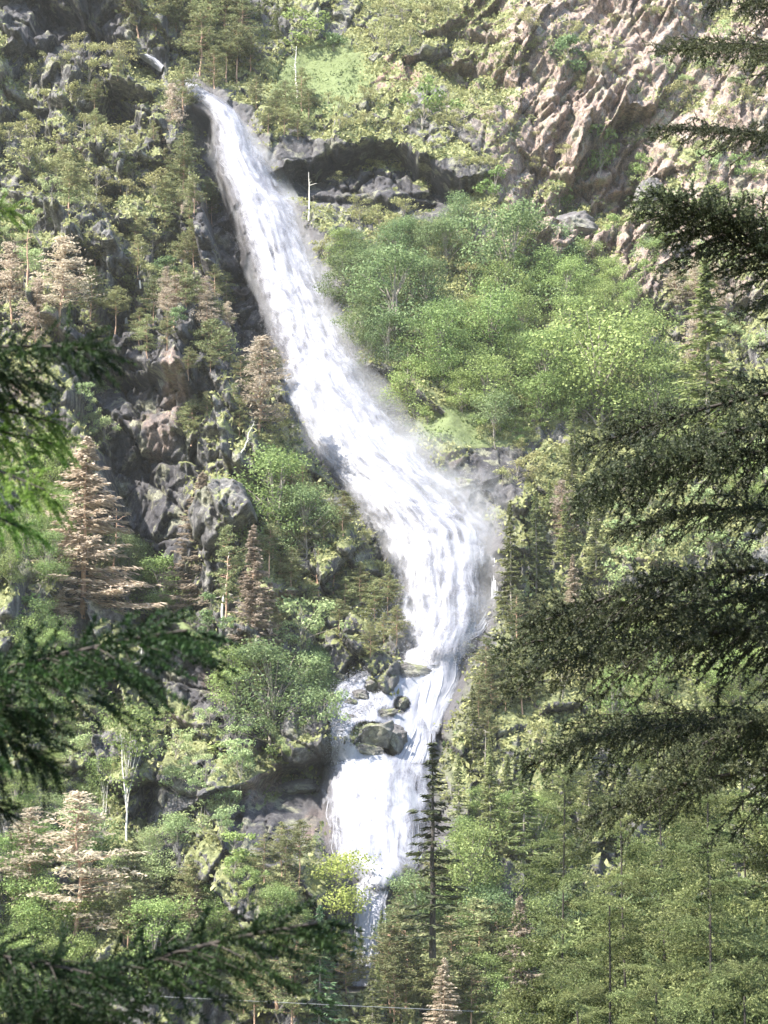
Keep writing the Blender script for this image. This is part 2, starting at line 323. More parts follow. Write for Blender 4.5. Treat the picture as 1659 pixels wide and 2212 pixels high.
def terrain_mat():
    m, n, L, out = newmat('mountain_rock_and_turf')
    def A(name):
        a = n.new('ShaderNodeAttribute'); a.attribute_name = name; return a.outputs['Fac']
    tc = n.new('ShaderNodeTexCoord')
    def noise(s, d=5, r=0.6, stretch=None):
        x = n.new('ShaderNodeTexNoise'); x.inputs['Scale'].default_value = s; x.inputs['Detail'].default_value = d; x.inputs['Roughness'].default_value = r
        src = tc.outputs['Object']
        if stretch:
            mp = n.new('ShaderNodeMapping'); mp.inputs['Scale'].default_value = stretch[0]; mp.inputs['Rotation'].default_value = stretch[1]; L.new(src, mp.inputs[0]); src = mp.outputs[0]
        L.new(src, x.inputs['Vector']); return x.outputs['Fac']
    def mix(f, a, b):
        x = n.new('ShaderNodeMix'); x.data_type = 'RGBA'
        if isinstance(f, float): x.inputs[0].default_value = f
        else: L.new(f, x.inputs[0])
        for k, q in ((6, a), (7, b)):
            if isinstance(q, tuple): x.inputs[k].default_value = (*q, 1)
            else: L.new(q, x.inputs[k])
        return x.outputs[2]
    nf = noise(1.3, 6, 0.65); ng = noise(0.35, 4); ns = noise(0.9, 5, 0.6, ((1, 1, 0.25), (0, rad(-35), 0)))
    grey = ramp(n, [(0.32, (0.03,0.028,0.032)), (0.48, (0.075,0.072,0.074)), (0.60, (0.14,0.135,0.128)), (0.74,(0.26,0.25,0.22))]); L.new(ns, grey.inputs[0])
    tanr = ramp(n, [(0.32, (0.085,0.070,0.068)), (0.44, (0.20,0.15,0.13)), (0.54, (0.30,0.22,0.175)), (0.62,(0.21,0.205,0.20)), (0.74,(0.34,0.28,0.23))]); nt2 = noise(0.8, 7, 0.68, ((1.5, 1, 0.45), (0, rad(25), 0))); L.new(nt2, tanr.inputs[0])
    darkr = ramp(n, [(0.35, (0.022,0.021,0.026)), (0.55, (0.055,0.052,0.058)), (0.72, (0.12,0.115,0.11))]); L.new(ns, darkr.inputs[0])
    redr = ramp(n, [(0.35, (0.16,0.10,0.08)), (0.65, (0.34,0.22,0.17))]); L.new(nf, redr.inputs[0])
    vg = ramp(n, [(0.32, (0.07,0.075,0.03)), (0.5, (0.15,0.165,0.065)), (0.68, (0.27,0.27,0.13))]); L.new(nf, vg.inputs[0])
    c = mix(A('tan'), mix(A('cliff_and_shade'), grey.outputs[0], darkr.outputs[0]), tanr.outputs[0]); c = mix(A('red'), c, redr.outputs[0])
    lich = n.new('ShaderNodeMapRange'); lich.inputs[1].default_value = 0.55; lich.inputs[2].default_value = 0.62; lich.inputs[4].default_value = 0.55
    L.new(ng, lich.inputs[0]); c = mix(lich.outputs[0], c, (0.26,0.26,0.17))
    nfine = noise(3.5, 9, 0.8); fr_ = ramp(n, [(0.36, (0.45,0.44,0.44)), (0.5, (1,1,1)), (0.64, (1.7,1.65,1.55))]); L.new(nfine, fr_.inputs[0])
    mu = n.new('ShaderNodeMix'); mu.data_type = 'RGBA'; mu.blend_type = 'MULTIPLY'; mu.inputs[0].default_value = 0.9; L.new(c, mu.inputs[6]); L.new(fr_.outputs[0], mu.inputs[7]); c = mu.outputs[2]
    vc = n.new('ShaderNodeTexVoronoi'); vc.feature = 'DISTANCE_TO_EDGE'; vc.inputs['Scale'].default_value = 0.8
    mpv = n.new('ShaderNodeMapping'); mpv.inputs['Scale'].default_value = (1.6, 1, 0.7); mpv.inputs['Rotation'].default_value = (0, rad(38), 0)
    nw_ = n.new('ShaderNodeTexNoise'); nw_.inputs['Scale'].default_value = 0.8; nw_.inputs['Detail'].default_value = 4; L.new(tc.outputs['Object'], nw_.inputs['Vector'])
    va = n.new('ShaderNodeVectorMath'); va.operation = 'MULTIPLY_ADD'; va.inputs[1].default_value = (2.5, 2.5, 2.5); L.new(nw_.outputs['Color'], va.inputs[0]); L.new(tc.outputs['Object'], va.inputs[2])
    L.new(va.outputs[0], mpv.inputs[0]); L.new(mpv.outputs[0], vc.inputs['Vector'])
    cr = n.new('ShaderNodeMapRange'); cr.inputs[1].default_value = 0.0; cr.inputs[2].default_value = 0.05; cr.inputs[3].default_value = 0.75; cr.inputs[4].default_value = 0.0; L.new(vc.outputs['Distance'], cr.inputs[0])
    c = mix(cr.outputs[0], c, (0.045,0.04,0.038))
    gr = mix(A('grassy'), vg.outputs[0], (0.125,0.155,0.06))
    sharp = n.new('ShaderNodeMath'); sharp.operation = 'ADD'; L.new(A('veg'), sharp.inputs[0]); L.new(nf, sharp.inputs[1])
    mr = n.new('ShaderNodeMapRange'); mr.inputs[1].default_value = 0.88; mr.inputs[2].default_value = 1.02; L.new(sharp.outputs[0], mr.inputs[0])
    c = mix(mr.outputs[0], c, gr)
    c = mix(A('wet'), c, (0.075,0.07,0.075))
    d = n.new('ShaderNodeBsdfPrincipled'); L.new(c, d.inputs['Base Color']); d.inputs['Roughness'].default_value = 0.85
    rr = n.new('ShaderNodeMapRange'); rr.inputs[3].default_value = 0.9; rr.inputs[4].default_value = 0.45; L.new(A('wet'), rr.inputs[0]); L.new(rr.outputs[0], d.inputs['Roughness'])
    bp = n.new('ShaderNodeBump'); bp.inputs['Strength'].default_value = 0.9; bp.inputs['Distance'].default_value = 0.45
    nb = noise(2.2, 8, 0.78); L.new(nb, bp.inputs['Height']); L.new(bp.outputs[0], d.inputs['Normal'])
    L.new(d.outputs[0], out.inputs[0]); return m
M['terrain'] = terrain_mat()
link('mountainside', mesh('mountainside', Vt, QT, mats=[M['terrain']], attrs={'tan': tan, 'veg': veg, 'wet': wet, 'red': np.clip(red,0,1), 'grassy': grassy, 'cliff_and_shade': cliff_and_shade*(1-rightrock)}), kind='structure')
# valley floor and the near slope the camera stands on
vx = np.linspace(-260, 260, 60); vy = np.linspace(-120, 170, 70); VX, VY = np.meshgrid(vx, vy)
VZ = np.interp(VY, [-120,0,20,80,130,170], [28,-1.7,-6,-30,-41,-44.5])+(fbm(VX/12, VY/12, 3, 3)-0.5)*1.5*np.clip(np.abs(VY)/10, 0, 1)
b1 = (np.arange(69)[:, None]*60+np.arange(59)[None]).ravel()
z1 = np.zeros(VX.size)
link('valley_ground', mesh('valley_ground', np.stack([VX, VY, VZ], -1).reshape(-1, 3), np.stack([b1, b1+1, b1+61, b1+60], -1), mats=[M['terrain']], smooth=True,
     attrs={'tan': z1, 'veg': z1+0.8, 'wet': z1, 'red': z1, 'grassy': z1+0.3}), kind='structure')
def ground_z(x, y):
    return float(np.interp(y, [-120,0,20,80,130,170], [28,-1.7,-6,-30,-41,-44.5]))

# ---------------------------------------------------------------- water
def water_mat(name, thr, dens):
    m, n, L, out = newmat(name)
    uv = n.new('ShaderNodeUVMap')
    def ns(sc, detail, r=0.6, dist=0.15):
        mp = n.new('ShaderNodeMapping'); mp.inputs['Scale'].default_value = sc; L.new(uv.outputs[0], mp.inputs[0])
        x = n.new('ShaderNodeTexNoise'); x.inputs['Scale'].default_value = 1; x.inputs['Detail'].default_value = detail; x.inputs['Roughness'].default_value = r; x.inputs['Distortion'].default_value = dist
        L.new(mp.outputs[0], x.inputs['Vector']); return x.outputs['Fac']
    a0 = ns((1.5, 0.14, 1), 10, 0.74); a1 = ns((0.8, 0.45, 1), 8, 0.7, 0.7)
    am = n.new('ShaderNodeMix'); am.inputs[0].default_value = 0.5; L.new(a0, am.inputs[2]); L.new(a1, am.inputs[3]); a = am.outputs[0]; b = ns((0.30, 0.13, 1), 5)
    ed = n.new('ShaderNodeAttribute'); ed.attribute_name = 'cover'
    s = n.new('ShaderNodeMath'); s.operation = 'ADD'; L.new(a, s.inputs[0]); L.new(ed.outputs['Fac'], s.inputs[1])
    s2 = n.new('ShaderNodeMath'); s2.operation = 'MULTIPLY_ADD'; s2.inputs[1].default_value = 0.5; L.new(b, s2.inputs[0]); L.new(s.outputs[0], s2.inputs[2])
    mr = n.new('ShaderNodeMapRange'); mr.inputs[1].default_value = thr; mr.inputs[2].default_value = thr+0.28; mr.inputs[4].default_value = dens; L.new(s2.outputs[0], mr.inputs[0])
    r = ramp(n, [(0.34, (0.145,0.145,0.175)), (0.47, (0.205,0.205,0.232)), (0.60, (0.27,0.27,0.29))]); L.new(a, r.inputs[0])
    d = n.new('ShaderNodeBsdfPrincipled'); d.inputs['Roughness'].default_value = 0.5; L.new(r.outputs[0], d.inputs['Base Color']); L.new(mr.outputs[0], d.inputs['Alpha'])
    bp = n.new('ShaderNodeBump'); bp.inputs['Strength'].default_value = 0.35; bp.inputs['Distance'].default_value = 0.35; L.new(a, bp.inputs['Height']); L.new(bp.outputs[0], d.inputs['Normal'])
    L.new(d.outputs[0], out.inputs[0]); return m
M['water'] = water_mat('falling_water', 0.52, 1.0)
mW, nW, LW, oW = newmat('water_strands'); dW = nW.new('ShaderNodeBsdfPrincipled'); dW.inputs['Alpha'].default_value = 0.8; dW.inputs['Base Color'].default_value = (0.29,0.29,0.31,1); dW.inputs['Roughness'].default_value = 0.4
tW = nW.new('ShaderNodeBsdfTranslucent'); tW.inputs[0].default_value = (0.29,0.29,0.31,1); xW = nW.new('ShaderNodeMixShader'); xW.inputs[0].default_value = 0.2
LW.new(dW.outputs[0], xW.inputs[1]); LW.new(tW.outputs[0], xW.inputs[2]); LW.new(xW.outputs[0], oW.inputs[0]); M['strand'] = mW

class Flow:
    def __init__(s, R, step=9, lift=0.9, cover=0.25, nt=40, fin=0.6, fout=1.2, wd=0.0, cv=None):
        R = [(((a, v), (b, v)) if not isinstance(v, tuple) else None) for v, a, b in R] if not isinstance(R[0][0], tuple) else R
        P = np.array(R, float); L = np.concatenate([[0], np.cumsum(np.linalg.norm(np.diff(P.mean(1), axis=0), axis=1))])
        ns_ = max(8, int(L[-1]/step)); q = np.linspace(0, L[-1], ns_); s.len = L[-1]
        E = np.stack([[np.interp(q, L, P[:, k, c]) for c in (0, 1)] for k in (0, 1)]) # k,c,n
        t = np.linspace(0, 1, nt)
        E0l, E0r = E[0,0].copy(), E[1,0].copy()
        wj = (E[1,0]-E[0,0]); jit = np.clip(np.abs(wj), 10, 120)*0.11
        E[0,0] += (fbm(q/22, q*0+P[0,0,0]/7, 3, 71)-0.5)*2*jit; E[1,0] += (fbm(q/22, q*0+P[0,0,1]/5, 3, 75)-0.5)*2*jit; E[1,0] += wd*wj; E[0,0] -= wd*wj; E0r += wd*wj; E0l -= wd*wj
        ej = np.abs(t*2-1)[None]**5
        U = E0l[:, None]*(1-t)+E0r[:, None]*t+ej*np.where(t[None] < 0.5, (E[0,0]-E0l)[:, None], (E[1,0]-E0r)[:, None]); Vv = E[0,1][:, None]*(1-t)+E[1,1][:, None]*t
        H = hit(U.ravel(), Vv.ravel(), SY).reshape(ns_, nt, 3)
        # keep the sheet in front of the bumpy rock too
        e = np.abs(t*2-1); s.t = t; s.ns = ns_; s.nt = nt
        arch = (1-e**2.2)
        wpx = np.hypot(E[1,0]-E[0,0], E[1,1]-E[0,1])
        Wm = np.linalg.norm(H[:, -1]-H[:, 0], axis=1)
        Lm = np.concatenate([[0], np.cumsum(np.linalg.norm(np.diff(H.mean(1), axis=0), axis=1))])
        s.uv = np.stack([(t[None]-0.5)*Wm[:, None], np.repeat(Lm[:, None], nt, 1)], -1)
        tt = (t[None]-0.5)*Wm[:, None]; ll = np.repeat(Lm[:, None], nt, 1)
        y = H[..., 1]-lift*(0.25+arch)*np.clip(Wm[:, None]/5, 0.3, 1.3)
        y -= (fbm(tt*1.3+7, ll*0.12, 4, 60)-0.5)*0.5*np.clip(Wm[:, None]/6, 0.2, 1)
        y -= (fbm(tt*0.5+7, ll*0.3, 3, 66)-0.5)*1.0*np.clip(Wm[:, None]/6, 0.2, 1)
        H[..., 1] = y; s.H = H; s.W = Wm; s.L = Lm
        if cv is not None: cover = np.interp(q/L[-1], *zip(*cv))[:, None]
        s.cover = cover*arch**0.6-0.3*e**3-0.35*np.interp(ll, [0, fin], [1, 0])-0.35*np.interp(Lm[-1]-ll, [0, fout], [1, 0])
        s.E = E
    def pos(s, q, t):    # q,t in 0..1 arrays
        i = np.clip(q, 0, 1)*(s.ns-1); j = np.clip(t, 0, 1)*(s.nt-1)
        i0 = np.clip(i.astype(int), 0, s.ns-2); j0 = np.clip(j.astype(int), 0, s.nt-2); fi = (i-i0)[..., None]; fj = (j-j0)[..., None]; H = s.H
        return (H[i0,j0]*(1-fi)+H[i0+1,j0]*fi)*(1-fj)+(H[i0,j0+1]*(1-fi)+H[i0+1,j0+1]*fi)*fj
WG_V, WG_Q, WG_uv, WG_c, wn = [], [], [], [], 0
strands = Geo()
def add_flow(f, nstr, slen=(0.05, 0.18), wd=(0.02, 0.09), rocks=()):
    global wn
    V = f.H.reshape(-1, 3); cov = f.cover.copy()
    if rocks:
        U, Vv = project(V[:, 0], V[:, 1], V[:, 2]); k = np.zeros(len(V))
        for (ru, rv, rx, ry, am) in rocks: k = np.maximum(k, am*sstep(1.3, 0.5, np.hypot((U-ru)/rx, (Vv-rv)/ry)))
        cov = cov.ravel()-k
    i = (np.arange(f.ns-1)[:, None]*f.nt+np.arange(f.nt-1)[None]).ravel()
    WG_V.append(V); WG_Q.append(np.stack([i, i+1, i+f.nt+1, i+f.nt], -1)+wn); WG_uv.append(f.uv.reshape(-1, 2)); WG_c.append(cov.ravel()); wn += len(V)
    for _ in range(nstr):
        L = rng.uniform(*slen); q0 = rng.uniform(0, 1-L*0.6); n = 10; q = np.linspace(q0, min(q0+L, 1), n)
        t0 = rng.uniform(0.06, 0.94); t = t0+np.linspace(0, 1, n)*rng.normal(0, 0.05)+np.cumsum(rng.normal(0, 0.006, n))
        if rocks:
            p = f.pos(q, t); uu, vv = project(p[:, 0], p[:, 1], p[:, 2])
            if any((np.hypot((uu-a)/(c), (vv-b)/(d)) < 0.9).any() for a, b, c, d, e in rocks) and rng.random() < 0.8: continue
        P = f.pos(q, t); P[:, 1] -= rng.uniform(0.05, 0.55); w_ = rng.uniform(*wd)*np.sin(np.linspace(0.05, math.pi-0.05, n))**0.7
        sx = np.stack([w_, rng.normal(0,0.3)*w_, 0*w_], -1); A = P-sx; B = P+sx; V2 = np.stack([A, B], 1).reshape(-1, 3)
        k = np.arange(n-1)*2; strands.add(V2, Q=np.stack([k, k+1, k+3, k+2], -1), m=1)
f_main = Flow(MAIN, lift=1.0, nt=60, fin=0.1, fout=2.0, cv=[(0,0.15),(0.15,0.16),(0.3,0.05),(0.45,0.02),(0.52,0.25),(0.62,0.16),(0.72,0.03),(0.93,0.03),(1,0.2)])
ROCKS_IN = [(893,1135,26,50,0.42), (985,1130,16,60,0.2), (1020,1290,22,70,0.16), (925,1220,10,60,0.2), (960,1240,12,70,0.2),(470,215,20,16,0.35),(435,205,12,12,0.3)]
add_flow(f_main, 40, (0.02, 0.07), (0.015, 0.05), rocks=ROCKS_IN)
add_flow(Flow(MAIN, lift=1.9, cover=-0.06, nt=60, fout=2.5, wd=0.07), 0)
add_flow(Flow(LOWER, lift=0.9, cover=0.30, nt=30), 15, (0.15, 0.5))
add_flow(Flow(VEIL, lift=1.0, nt=50, cv=[(0,0.12),(0.5,0.05),(1,0.2)]), 70, (0.15, 0.6), (0.015, 0.04))
add_flow(Flow(VEIL, lift=1.6, cover=0.05, nt=50, wd=0.04), 0)
CASC = [(1425,862,985),(1450,800,985),(1475,730,980),(1500,712,972),(1530,704,962),(1570,706,950),(1610,708,938),(1660,708,928)]
BR = [(800,1590,46,34,0.9),(845,1600,30,34,0.9),(882,1452,36,14,0.6),(808,1482,24,18,0.7),(868,1522,20,22,0.7),(835,1540,22,18,0.5),(775,1500,16,12,0.4)]
add_flow(Flow(CASC, lift=0.7, cover=0.24, nt=50), 0, rocks=BR)
add_flow(Flow(STREAM, lift=0.8, cover=0.3, nt=24), 60, (0.1, 0.3))
f_left = Flow(LEFT, lift=0.5, cover=0.22, nt=14, fout=0.5); add_flow(f_left, 30, (0.05, 0.14), (0.02, 0.07))
f_link = Flow(LINK, lift=0.4, cover=0.0, nt=12, fout=0.5); add_flow(f_link, 10, (0.05, 0.14), (0.02, 0.06))
add_flow(Flow([((300,122),(304,132)),((322,120),(318,142)),((345,132),(332,152)),((358,148),(350,164))], lift=5, cover=0.5, nt=10, fin=0.1, fout=0.2), 20)
add_flow(Flow([((1000,1372),(1010,1392)),((1035,1345),(1045,1372)),((1056,1300),(1078,1320)),((1066,1255),(1078,1260))][::-1], lift=0.8, cover=0.12, nt=10), 60, (0.1, 0.3), (0.03, 0.09))
add_flow(Flow([(1185,1058,1066),(1230,1062,1072),(1290,1060,1072)], lift=0.8, cover=0.1, nt=8), 30, (0.1, 0.4), (0.02, 0.06))
sv = np.concatenate(strands.V); allV = np.concatenate([np.concatenate(WG_V), sv]); sQ = np.concatenate(strands.Q)+wn
link('waterfall', mesh('waterfall', allV, np.concatenate([np.concatenate(WG_Q), sQ]), mats=[M['water'], M['strand']],
     qm=np.concatenate([np.zeros(sum(len(q) for q in WG_Q)), np.ones(len(sQ))]), smooth=True,
     attrs={'cover': np.concatenate([np.concatenate(WG_c), np.ones(len(sv))])}, uv=np.concatenate([np.concatenate(WG_uv), np.zeros((len(sv), 2))])), kind='structure')
# droplets of spray torn off the sheet: tiny tetrahedra
def droplets(f, n, q0, q1, tmu, tsd, sd, size):
    q = rng.uniform(q0, q1, n); t = rng.normal(tmu, tsd, n); P = f.pos(q, t)
    Wd = np.interp(q, np.linspace(0,1,f.ns), f.W); over = np.where(t > 1, t-1, np.where(t < 0, t, 0))
    P[:, 0] += over*Wd; P += rng.normal(0, 1, (n, 3))*np.array(sd); P[:, 1] -= 0.5
    s = rng.uniform(*size, n)
    T0 = np.array([[1,1,1],[1,-1,-1],[-1,1,-1],[-1,-1,1]])*0.6
    V = P[:, None]+T0[None]*s[:, None, None]; b = (np.arange(n)*4)[:, None, None]
    return V.reshape(-1, 3), (np.array([[0,1,2],[0,3,1],[0,2,3],[1,3,2]])[None]+b).reshape(-1, 3)
gd = Geo()
for a in ((9000,0.12,0.55,0.55,0.42,(0.3,0.5,0.5),(0.02,0.06)), (9000,0.45,0.75,1.0,0.16,(0.6,0.8,0.6),(0.02,0.055)), (9000,0.3,0.62,1.02,0.08,(0.25,0.8,0.6),(0.02,0.055)),
          (5000,0.2,0.95,0.0,0.05,(0.2,0.4,0.5),(0.02,0.06)), (5000,0.6,1.0,0.6,0.4,(0.5,0.5,0.5),(0.02,0.06)), (3500,0.9,1.0,0.5,0.5,(0.8,0.8,0.6),(0.03,0.07))):
    V, T = droplets(f_main, *a); gd.add(V, T=T)
for f_, n_ in ((f_left, 3000), (f_link, 2500)):
    V, T = droplets(f_, n_, 0, 1, 0.5, 0.5, (0.3,0.3,0.25), (0.03,0.08)); gd.add(V, T=T)
link('spray', gd.build('spray', [M['strand']]), kind='stuff')
# drifting mist: closed bodies of thin even vapour
def mist_mat(d):
    m, n, L, out = newmat('mist_vapour'); v = n.new('ShaderNodeVolumePrincipled'); v.inputs['Color'].default_value = (0.97,0.98,1,1); v.inputs['Density'].default_value = d
    v.inputs['Anisotropy'].default_value = 0.2; L.new(v.outputs[0], out.inputs['Volume']); return m
import bmesh
gm = Geo()
for f_, ex in ((f_main, 0.62),):
    n_ = f_.ns; Hc = f_.H; th = np.linspace(0, 2*math.pi, 17)[:-1]; ii_ = np.arange(0, n_, 3); Vm = []
    for a_, i_ in enumerate(ii_):
        fr = i_/n_; c0 = (Hc[i_, 0]+Hc[i_, -1])/2; hw = (Hc[i_, -1]-Hc[i_, 0])/2; tp = math.sin(min(1, max(0.02, fr*6))*math.pi/2)*math.sin(min(1, max(0.02, (1-fr)*8))*math.pi/2)
        w_ = 1.12+0.30*vnoise(np.array([i_*0.13]), np.array([3.0]))[0]; sh = 0.08+0.08*sstep(0.2, 0.5, fr)
        Vm.append(c0[None]+hw[None]*(np.cos(th)*w_+sh)[:, None]*tp+np.array([0, -1, 0])[None]*((np.sin(th)*1.6*(1+0.3*np.sin(i_*0.4)))*tp+0.7)[:, None])
    Vm = np.concatenate(Vm); r_ = len(ii_); a = np.arange(r_-1)[:, None]*16; b = np.arange(16)[None]; b2 = (b+1) % 16
    gm.add(Vm, Q=np.stack([a+b, a+b2, a+16+b2, a+16+b], -1).reshape(-1, 4), T=[[0, k_+1, k_] for k_ in range(1, 15)]+[[(r_-1)*16, (r_-1)*16+k_, (r_-1)*16+k_+1] for k_ in range(1, 15)])
mist_tube = gm; gm = Geo()
for (u, v, du, dv, dy) in [(905,1010,110,80,2.2), (985,1075,110,70,2.2), (1050,1140,70,90,1.8), (930,1395,100,42,1.8), (810,1760,105,110,1.4), (830,1890,80,40,1.8), (900,1500,55,80,1.2)]:
    c = hit(u, v, SY)[0]; k = c[1]/F; bm = bmesh.new(); bmesh.ops.create_icosphere(bm, subdivisions=3, radius=1)
    V = np.array([q.co[:] for q in bm.verts]); T = [[q.index for q in f.verts] for f in bm.faces]; bm.free()
    V *= 1+0.25*(vnoise(V[:, 0]*1.7+u, V[:, 2]*1.7+v)-0.5)[:, None]
    gm.add(V*np.array([du*k, dy, dv*k])+c-np.array([0, dy*0.6, 0]), T=T)
link('mist', mist_tube.build('mist', [mist_mat(0.10)], smooth=True), kind='stuff')
link('mist', gm.build('mist', [mist_mat(0.04)], smooth=True), kind='stuff')

# ---------------------------------------------------------------- boulders
def boulder_mesh(seed, moss=True):
    r = np.random.default_rng(seed); bm = bmesh.new(); bmesh.ops.create_icosphere(bm, subdivisions=5, radius=1)
    V = np.array([q.co[:] for q in bm.verts]); T = [[q.index for q in f.verts] for f in bm.faces]; bm.free()
    for _ in range(13):
        nrm = unit(r.normal(size=3)); d = r.uniform(0.42, 0.8); e = np.clip(V@nrm-d, 0, None); V = V-e[:, None]*nrm
    V += (fbm(V[:, 0]*4+seed, V[:, 2]*4+V[:, 1]*3, 4, 1)-0.5)[:, None]*unit(V)*0.34
    up = sstep(0.35, 0.7, unit(V)[:, 2]+ (fbm(V[:, 0]*3, V[:, 1]*3+seed, 3, 2)-0.5)*1.4) if moss else np.zeros(len(V))
    z = np.zeros(len(V))
    return mesh('boulder', V, T=T, mats=[M['terrain']], attrs={'tan': z+0.1, 'veg': up, 'wet': z+0.3, 'red': z, 'grassy': z})
BM = [boulder_mesh(i) for i in range(5)]+[boulder_mesh(9, False)]
def boulder(u, v, du, dv, k, label, tilt=0, group=None):
    c = hit(u, v, SY)[0]; s = c[1]/F
    o = link('boulder', BM[k], label=label, category='boulder', group=group); o.location = c-np.array([0, 0.5, 0]); o.scale = (du*s*1.25, min(du, dv)*s*1.2, dv*s*1.25); o.rotation_euler = (0, rad(tilt), 0)
G = 'boulders standing in the water'
boulder(800,1590,48,38,0,'largest mossy boulder parting the water above the lowest drop', -25, G)
boulder(843,1600,30,34,5,'bare grey slab leaning against the largest boulder in the water', 30, G)
boulder(795,1622,34,18,3,'dark wet rock under the largest boulder at the lip of the drop', 0, G)
boulder(882,1452,40,20,1,'flat wide grey rock under the foot of the upper fall', 5, G)
boulder(808,1482,24,20,2,'yellow mossy rock between the two arms of the cascade', 10, G)
boulder(775,1505,20,14,5,'small dark rock beside the thin left arm of the cascade', 0, G)
boulder(868,1520,22,20,4,'brown rounded rock on the left bank of the white chute', 0, G)
boulder(835,1450,20,12,3,'low grey rock left of the flat wide rock', 0, G)
boulder(757,1553,9,9,5,'smallest dark stone in the thin left arm of the cascade', 0, G)
boulder(735,1462,14,8,0,'small mossy stone at the top bend of the thin left arm', 0, G)
boulder(760,1520,15,12,2,'dark wet rock splitting the thin left arm of the cascade',20,G)
boulder(722,1512,10,14,1,'narrow upright rock at the outer edge of the thin left arm',0,G)
boulder(850,1485,18,12,4,'grey brown rock between the flat wide rock and the white chute',-15,G)
boulder(930,1425,14,9,0,'small rock breaking the foam at the foot of the upper fall',0,G)
boulder(955,1500,9,7,3,'tiny rock poking through the white chute',0,G)
boulder(1012,1400,20,12,2,'brown rock at the right foot of the upper fall',15,G)
boulder(830,1545,26,12,1,'long grey rock lying behind the largest boulder',-12,G)
boulder(640,1705,40,18,5,'pale slab lit on top above the dark rock cave left of the veil', -12)
boulder(1000,1050,22,16,1,'rounded pinkish rock at the misty right edge of the upper fall')
boulder(815,130,28,22,4,'brown dome of rock beside the green meadow above the cave')
boulder(1390,440,26,60,5,'tall grey wedge of rock on the tan cliff', 25)
boulder(1235,495,48,36,5,'big grey rounded slab at the foot of the tan cliff', -10)
boulder(300,1935,26,18,4,'pale white blotched rock above the near hanging branch')
boulder(640,1215,34,14,5,'grey tilted slab jutting above a dark hollow left of the upper fall', 25)

# ---------------------------------------------------------------- trees
def pine_mesh(seed, H=12, dens=1.0, start=0.4, spread=0.24, sparse=1.0, flat=0.35):
    global rng; old = rng; rng = np.random.default_rng(seed)
    g = Geo(); c = Geo(); n = 12; zt = np.linspace(0, H, n)
    bend = np.cumsum(rng.normal(0, 0.05, (n, 2)), 0)*H/12*1.6; P = np.column_stack([bend, zt]); 
    g.tube(P, np.linspace(0.17, 0.03, n)*H/12, 7)
    nb = int(46*dens)
    for k in range(nb):
        f = start+(1-start)*(k/(nb-1))**0.9; z = f*H; ax = np.array([np.interp(z, zt, P[:, 0]), np.interp(z, zt, P[:, 1]), z])
        a = rng.uniform(0, 2*math.pi); prof = (math.sin(min(1, (1-f)/(1-start)*1.05+0.08)*math.pi*0.62))
        L = H*spread*prof*rng.uniform(0.55, 1.25)
        d = np.array([math.cos(a), math.sin(a), 0]); s = np.linspace(0, 1, 6)[:, None]
        B = ax+d*L*s+np.array([0, 0, 1])*L*(0.15*s+rng.uniform(-0.15, 0.25)*s**2)
        g.tube(B, np.linspace(0.05, 0.012, 6)*H/12, 4)
        nt_ = int(max(3, 9*L/(H*spread)*sparse))
        for q in range(nt_):
            t = rng.uniform(0.3, 1.05); bp = ax+(B[-1]-ax)*t+rng.normal(0, 1, 3)*np.array([1, 1, 0.25])*L*0.17
            m = int(11*sparse); C = bp+rng.normal(0, 1, (m, 3))*np.array([1, 1, flat])*0.30*H/12
            D = unit(rdir(m)*np.array([1, 1, 0.5])+d*0.4); W = unit(np.cross(D, rdir(m)+np.array([0, 0, 0.8])))
            c.cards(C, D, W, rng.uniform(0.3, 0.62, m)*H/12, rng.uniform(0.09, 0.19, m)*H/12)
    rng = old; return g, c
def spruce_mesh(seed, H=12, width=0.17, dens=1.0, start=0.06, droop=0.25, gappy=0.0, fine=1.0, more=1.0):
    global rng; old = rng; rng = np.random.default_rng(seed)
    g = Geo(); c = Geo(); zt = np.linspace(0, H, 8); g.tube(np.column_stack([rng.normal(0, 0.03, 8), rng.normal(0, 0.03, 8), zt]), np.linspace(0.15, 0.015, 8)*H/12, 6)
    z = start*H
    while z < H*0.985:
        f = z/H; L0 = H*width*((1-f)**0.85*1.0+0.03); nb = max(3, int(rng.integers(5, 8)*dens))
        for k in range(nb):
            if rng.random() < gappy: continue
            a = rng.uniform(0, 2*math.pi); L = L0*rng.uniform(0.6, 1.2); d = np.array([math.cos(a), math.sin(a), 0]); side = np.array([-d[1], d[0], 0])
            s = np.linspace(0, 1, 5)[:, None]; base = np.array([0, 0, z+rng.normal(0, 0.08)])
            B = base+d*L*s+np.array([0, 0, 1])*L*(-droop*s+droop*0.7*s**2.5)
            g.tube(B, np.linspace(0.03, 0.008, 5)*H/12, 3)
            m = int((6+34*L/(H*width))*more); t = rng.uniform(0.12, 1.05, m); C = base+d*L*t[:, None]+np.array([0, 0, 1])*(L*(-droop*t+droop*0.7*t**2.5))[:, None]
            C += side*(rng.normal(0, 1, m)*0.22*L*(1.15-t))[:, None]+np.array([0,0,-1])*(np.abs(rng.normal(0,1,m))*0.10*H/12)[:, None]
            D = unit(d+side*rng.normal(0, 0.7, m)[:, None]+np.array([0, 0, -0.35])+rdir(m)*0.35); W = unit(np.cross(D, np.array([0, 0, 1.0])+rdir(m)*0.8))
            c.cards(C, D, W, rng.uniform(0.28, 0.6, m)*fine*H/12, rng.uniform(0.08, 0.17, m)*fine*H/12)
        z += H*(0.024+0.02*(1-f))/dens**0.5
    rng = old; return g, c
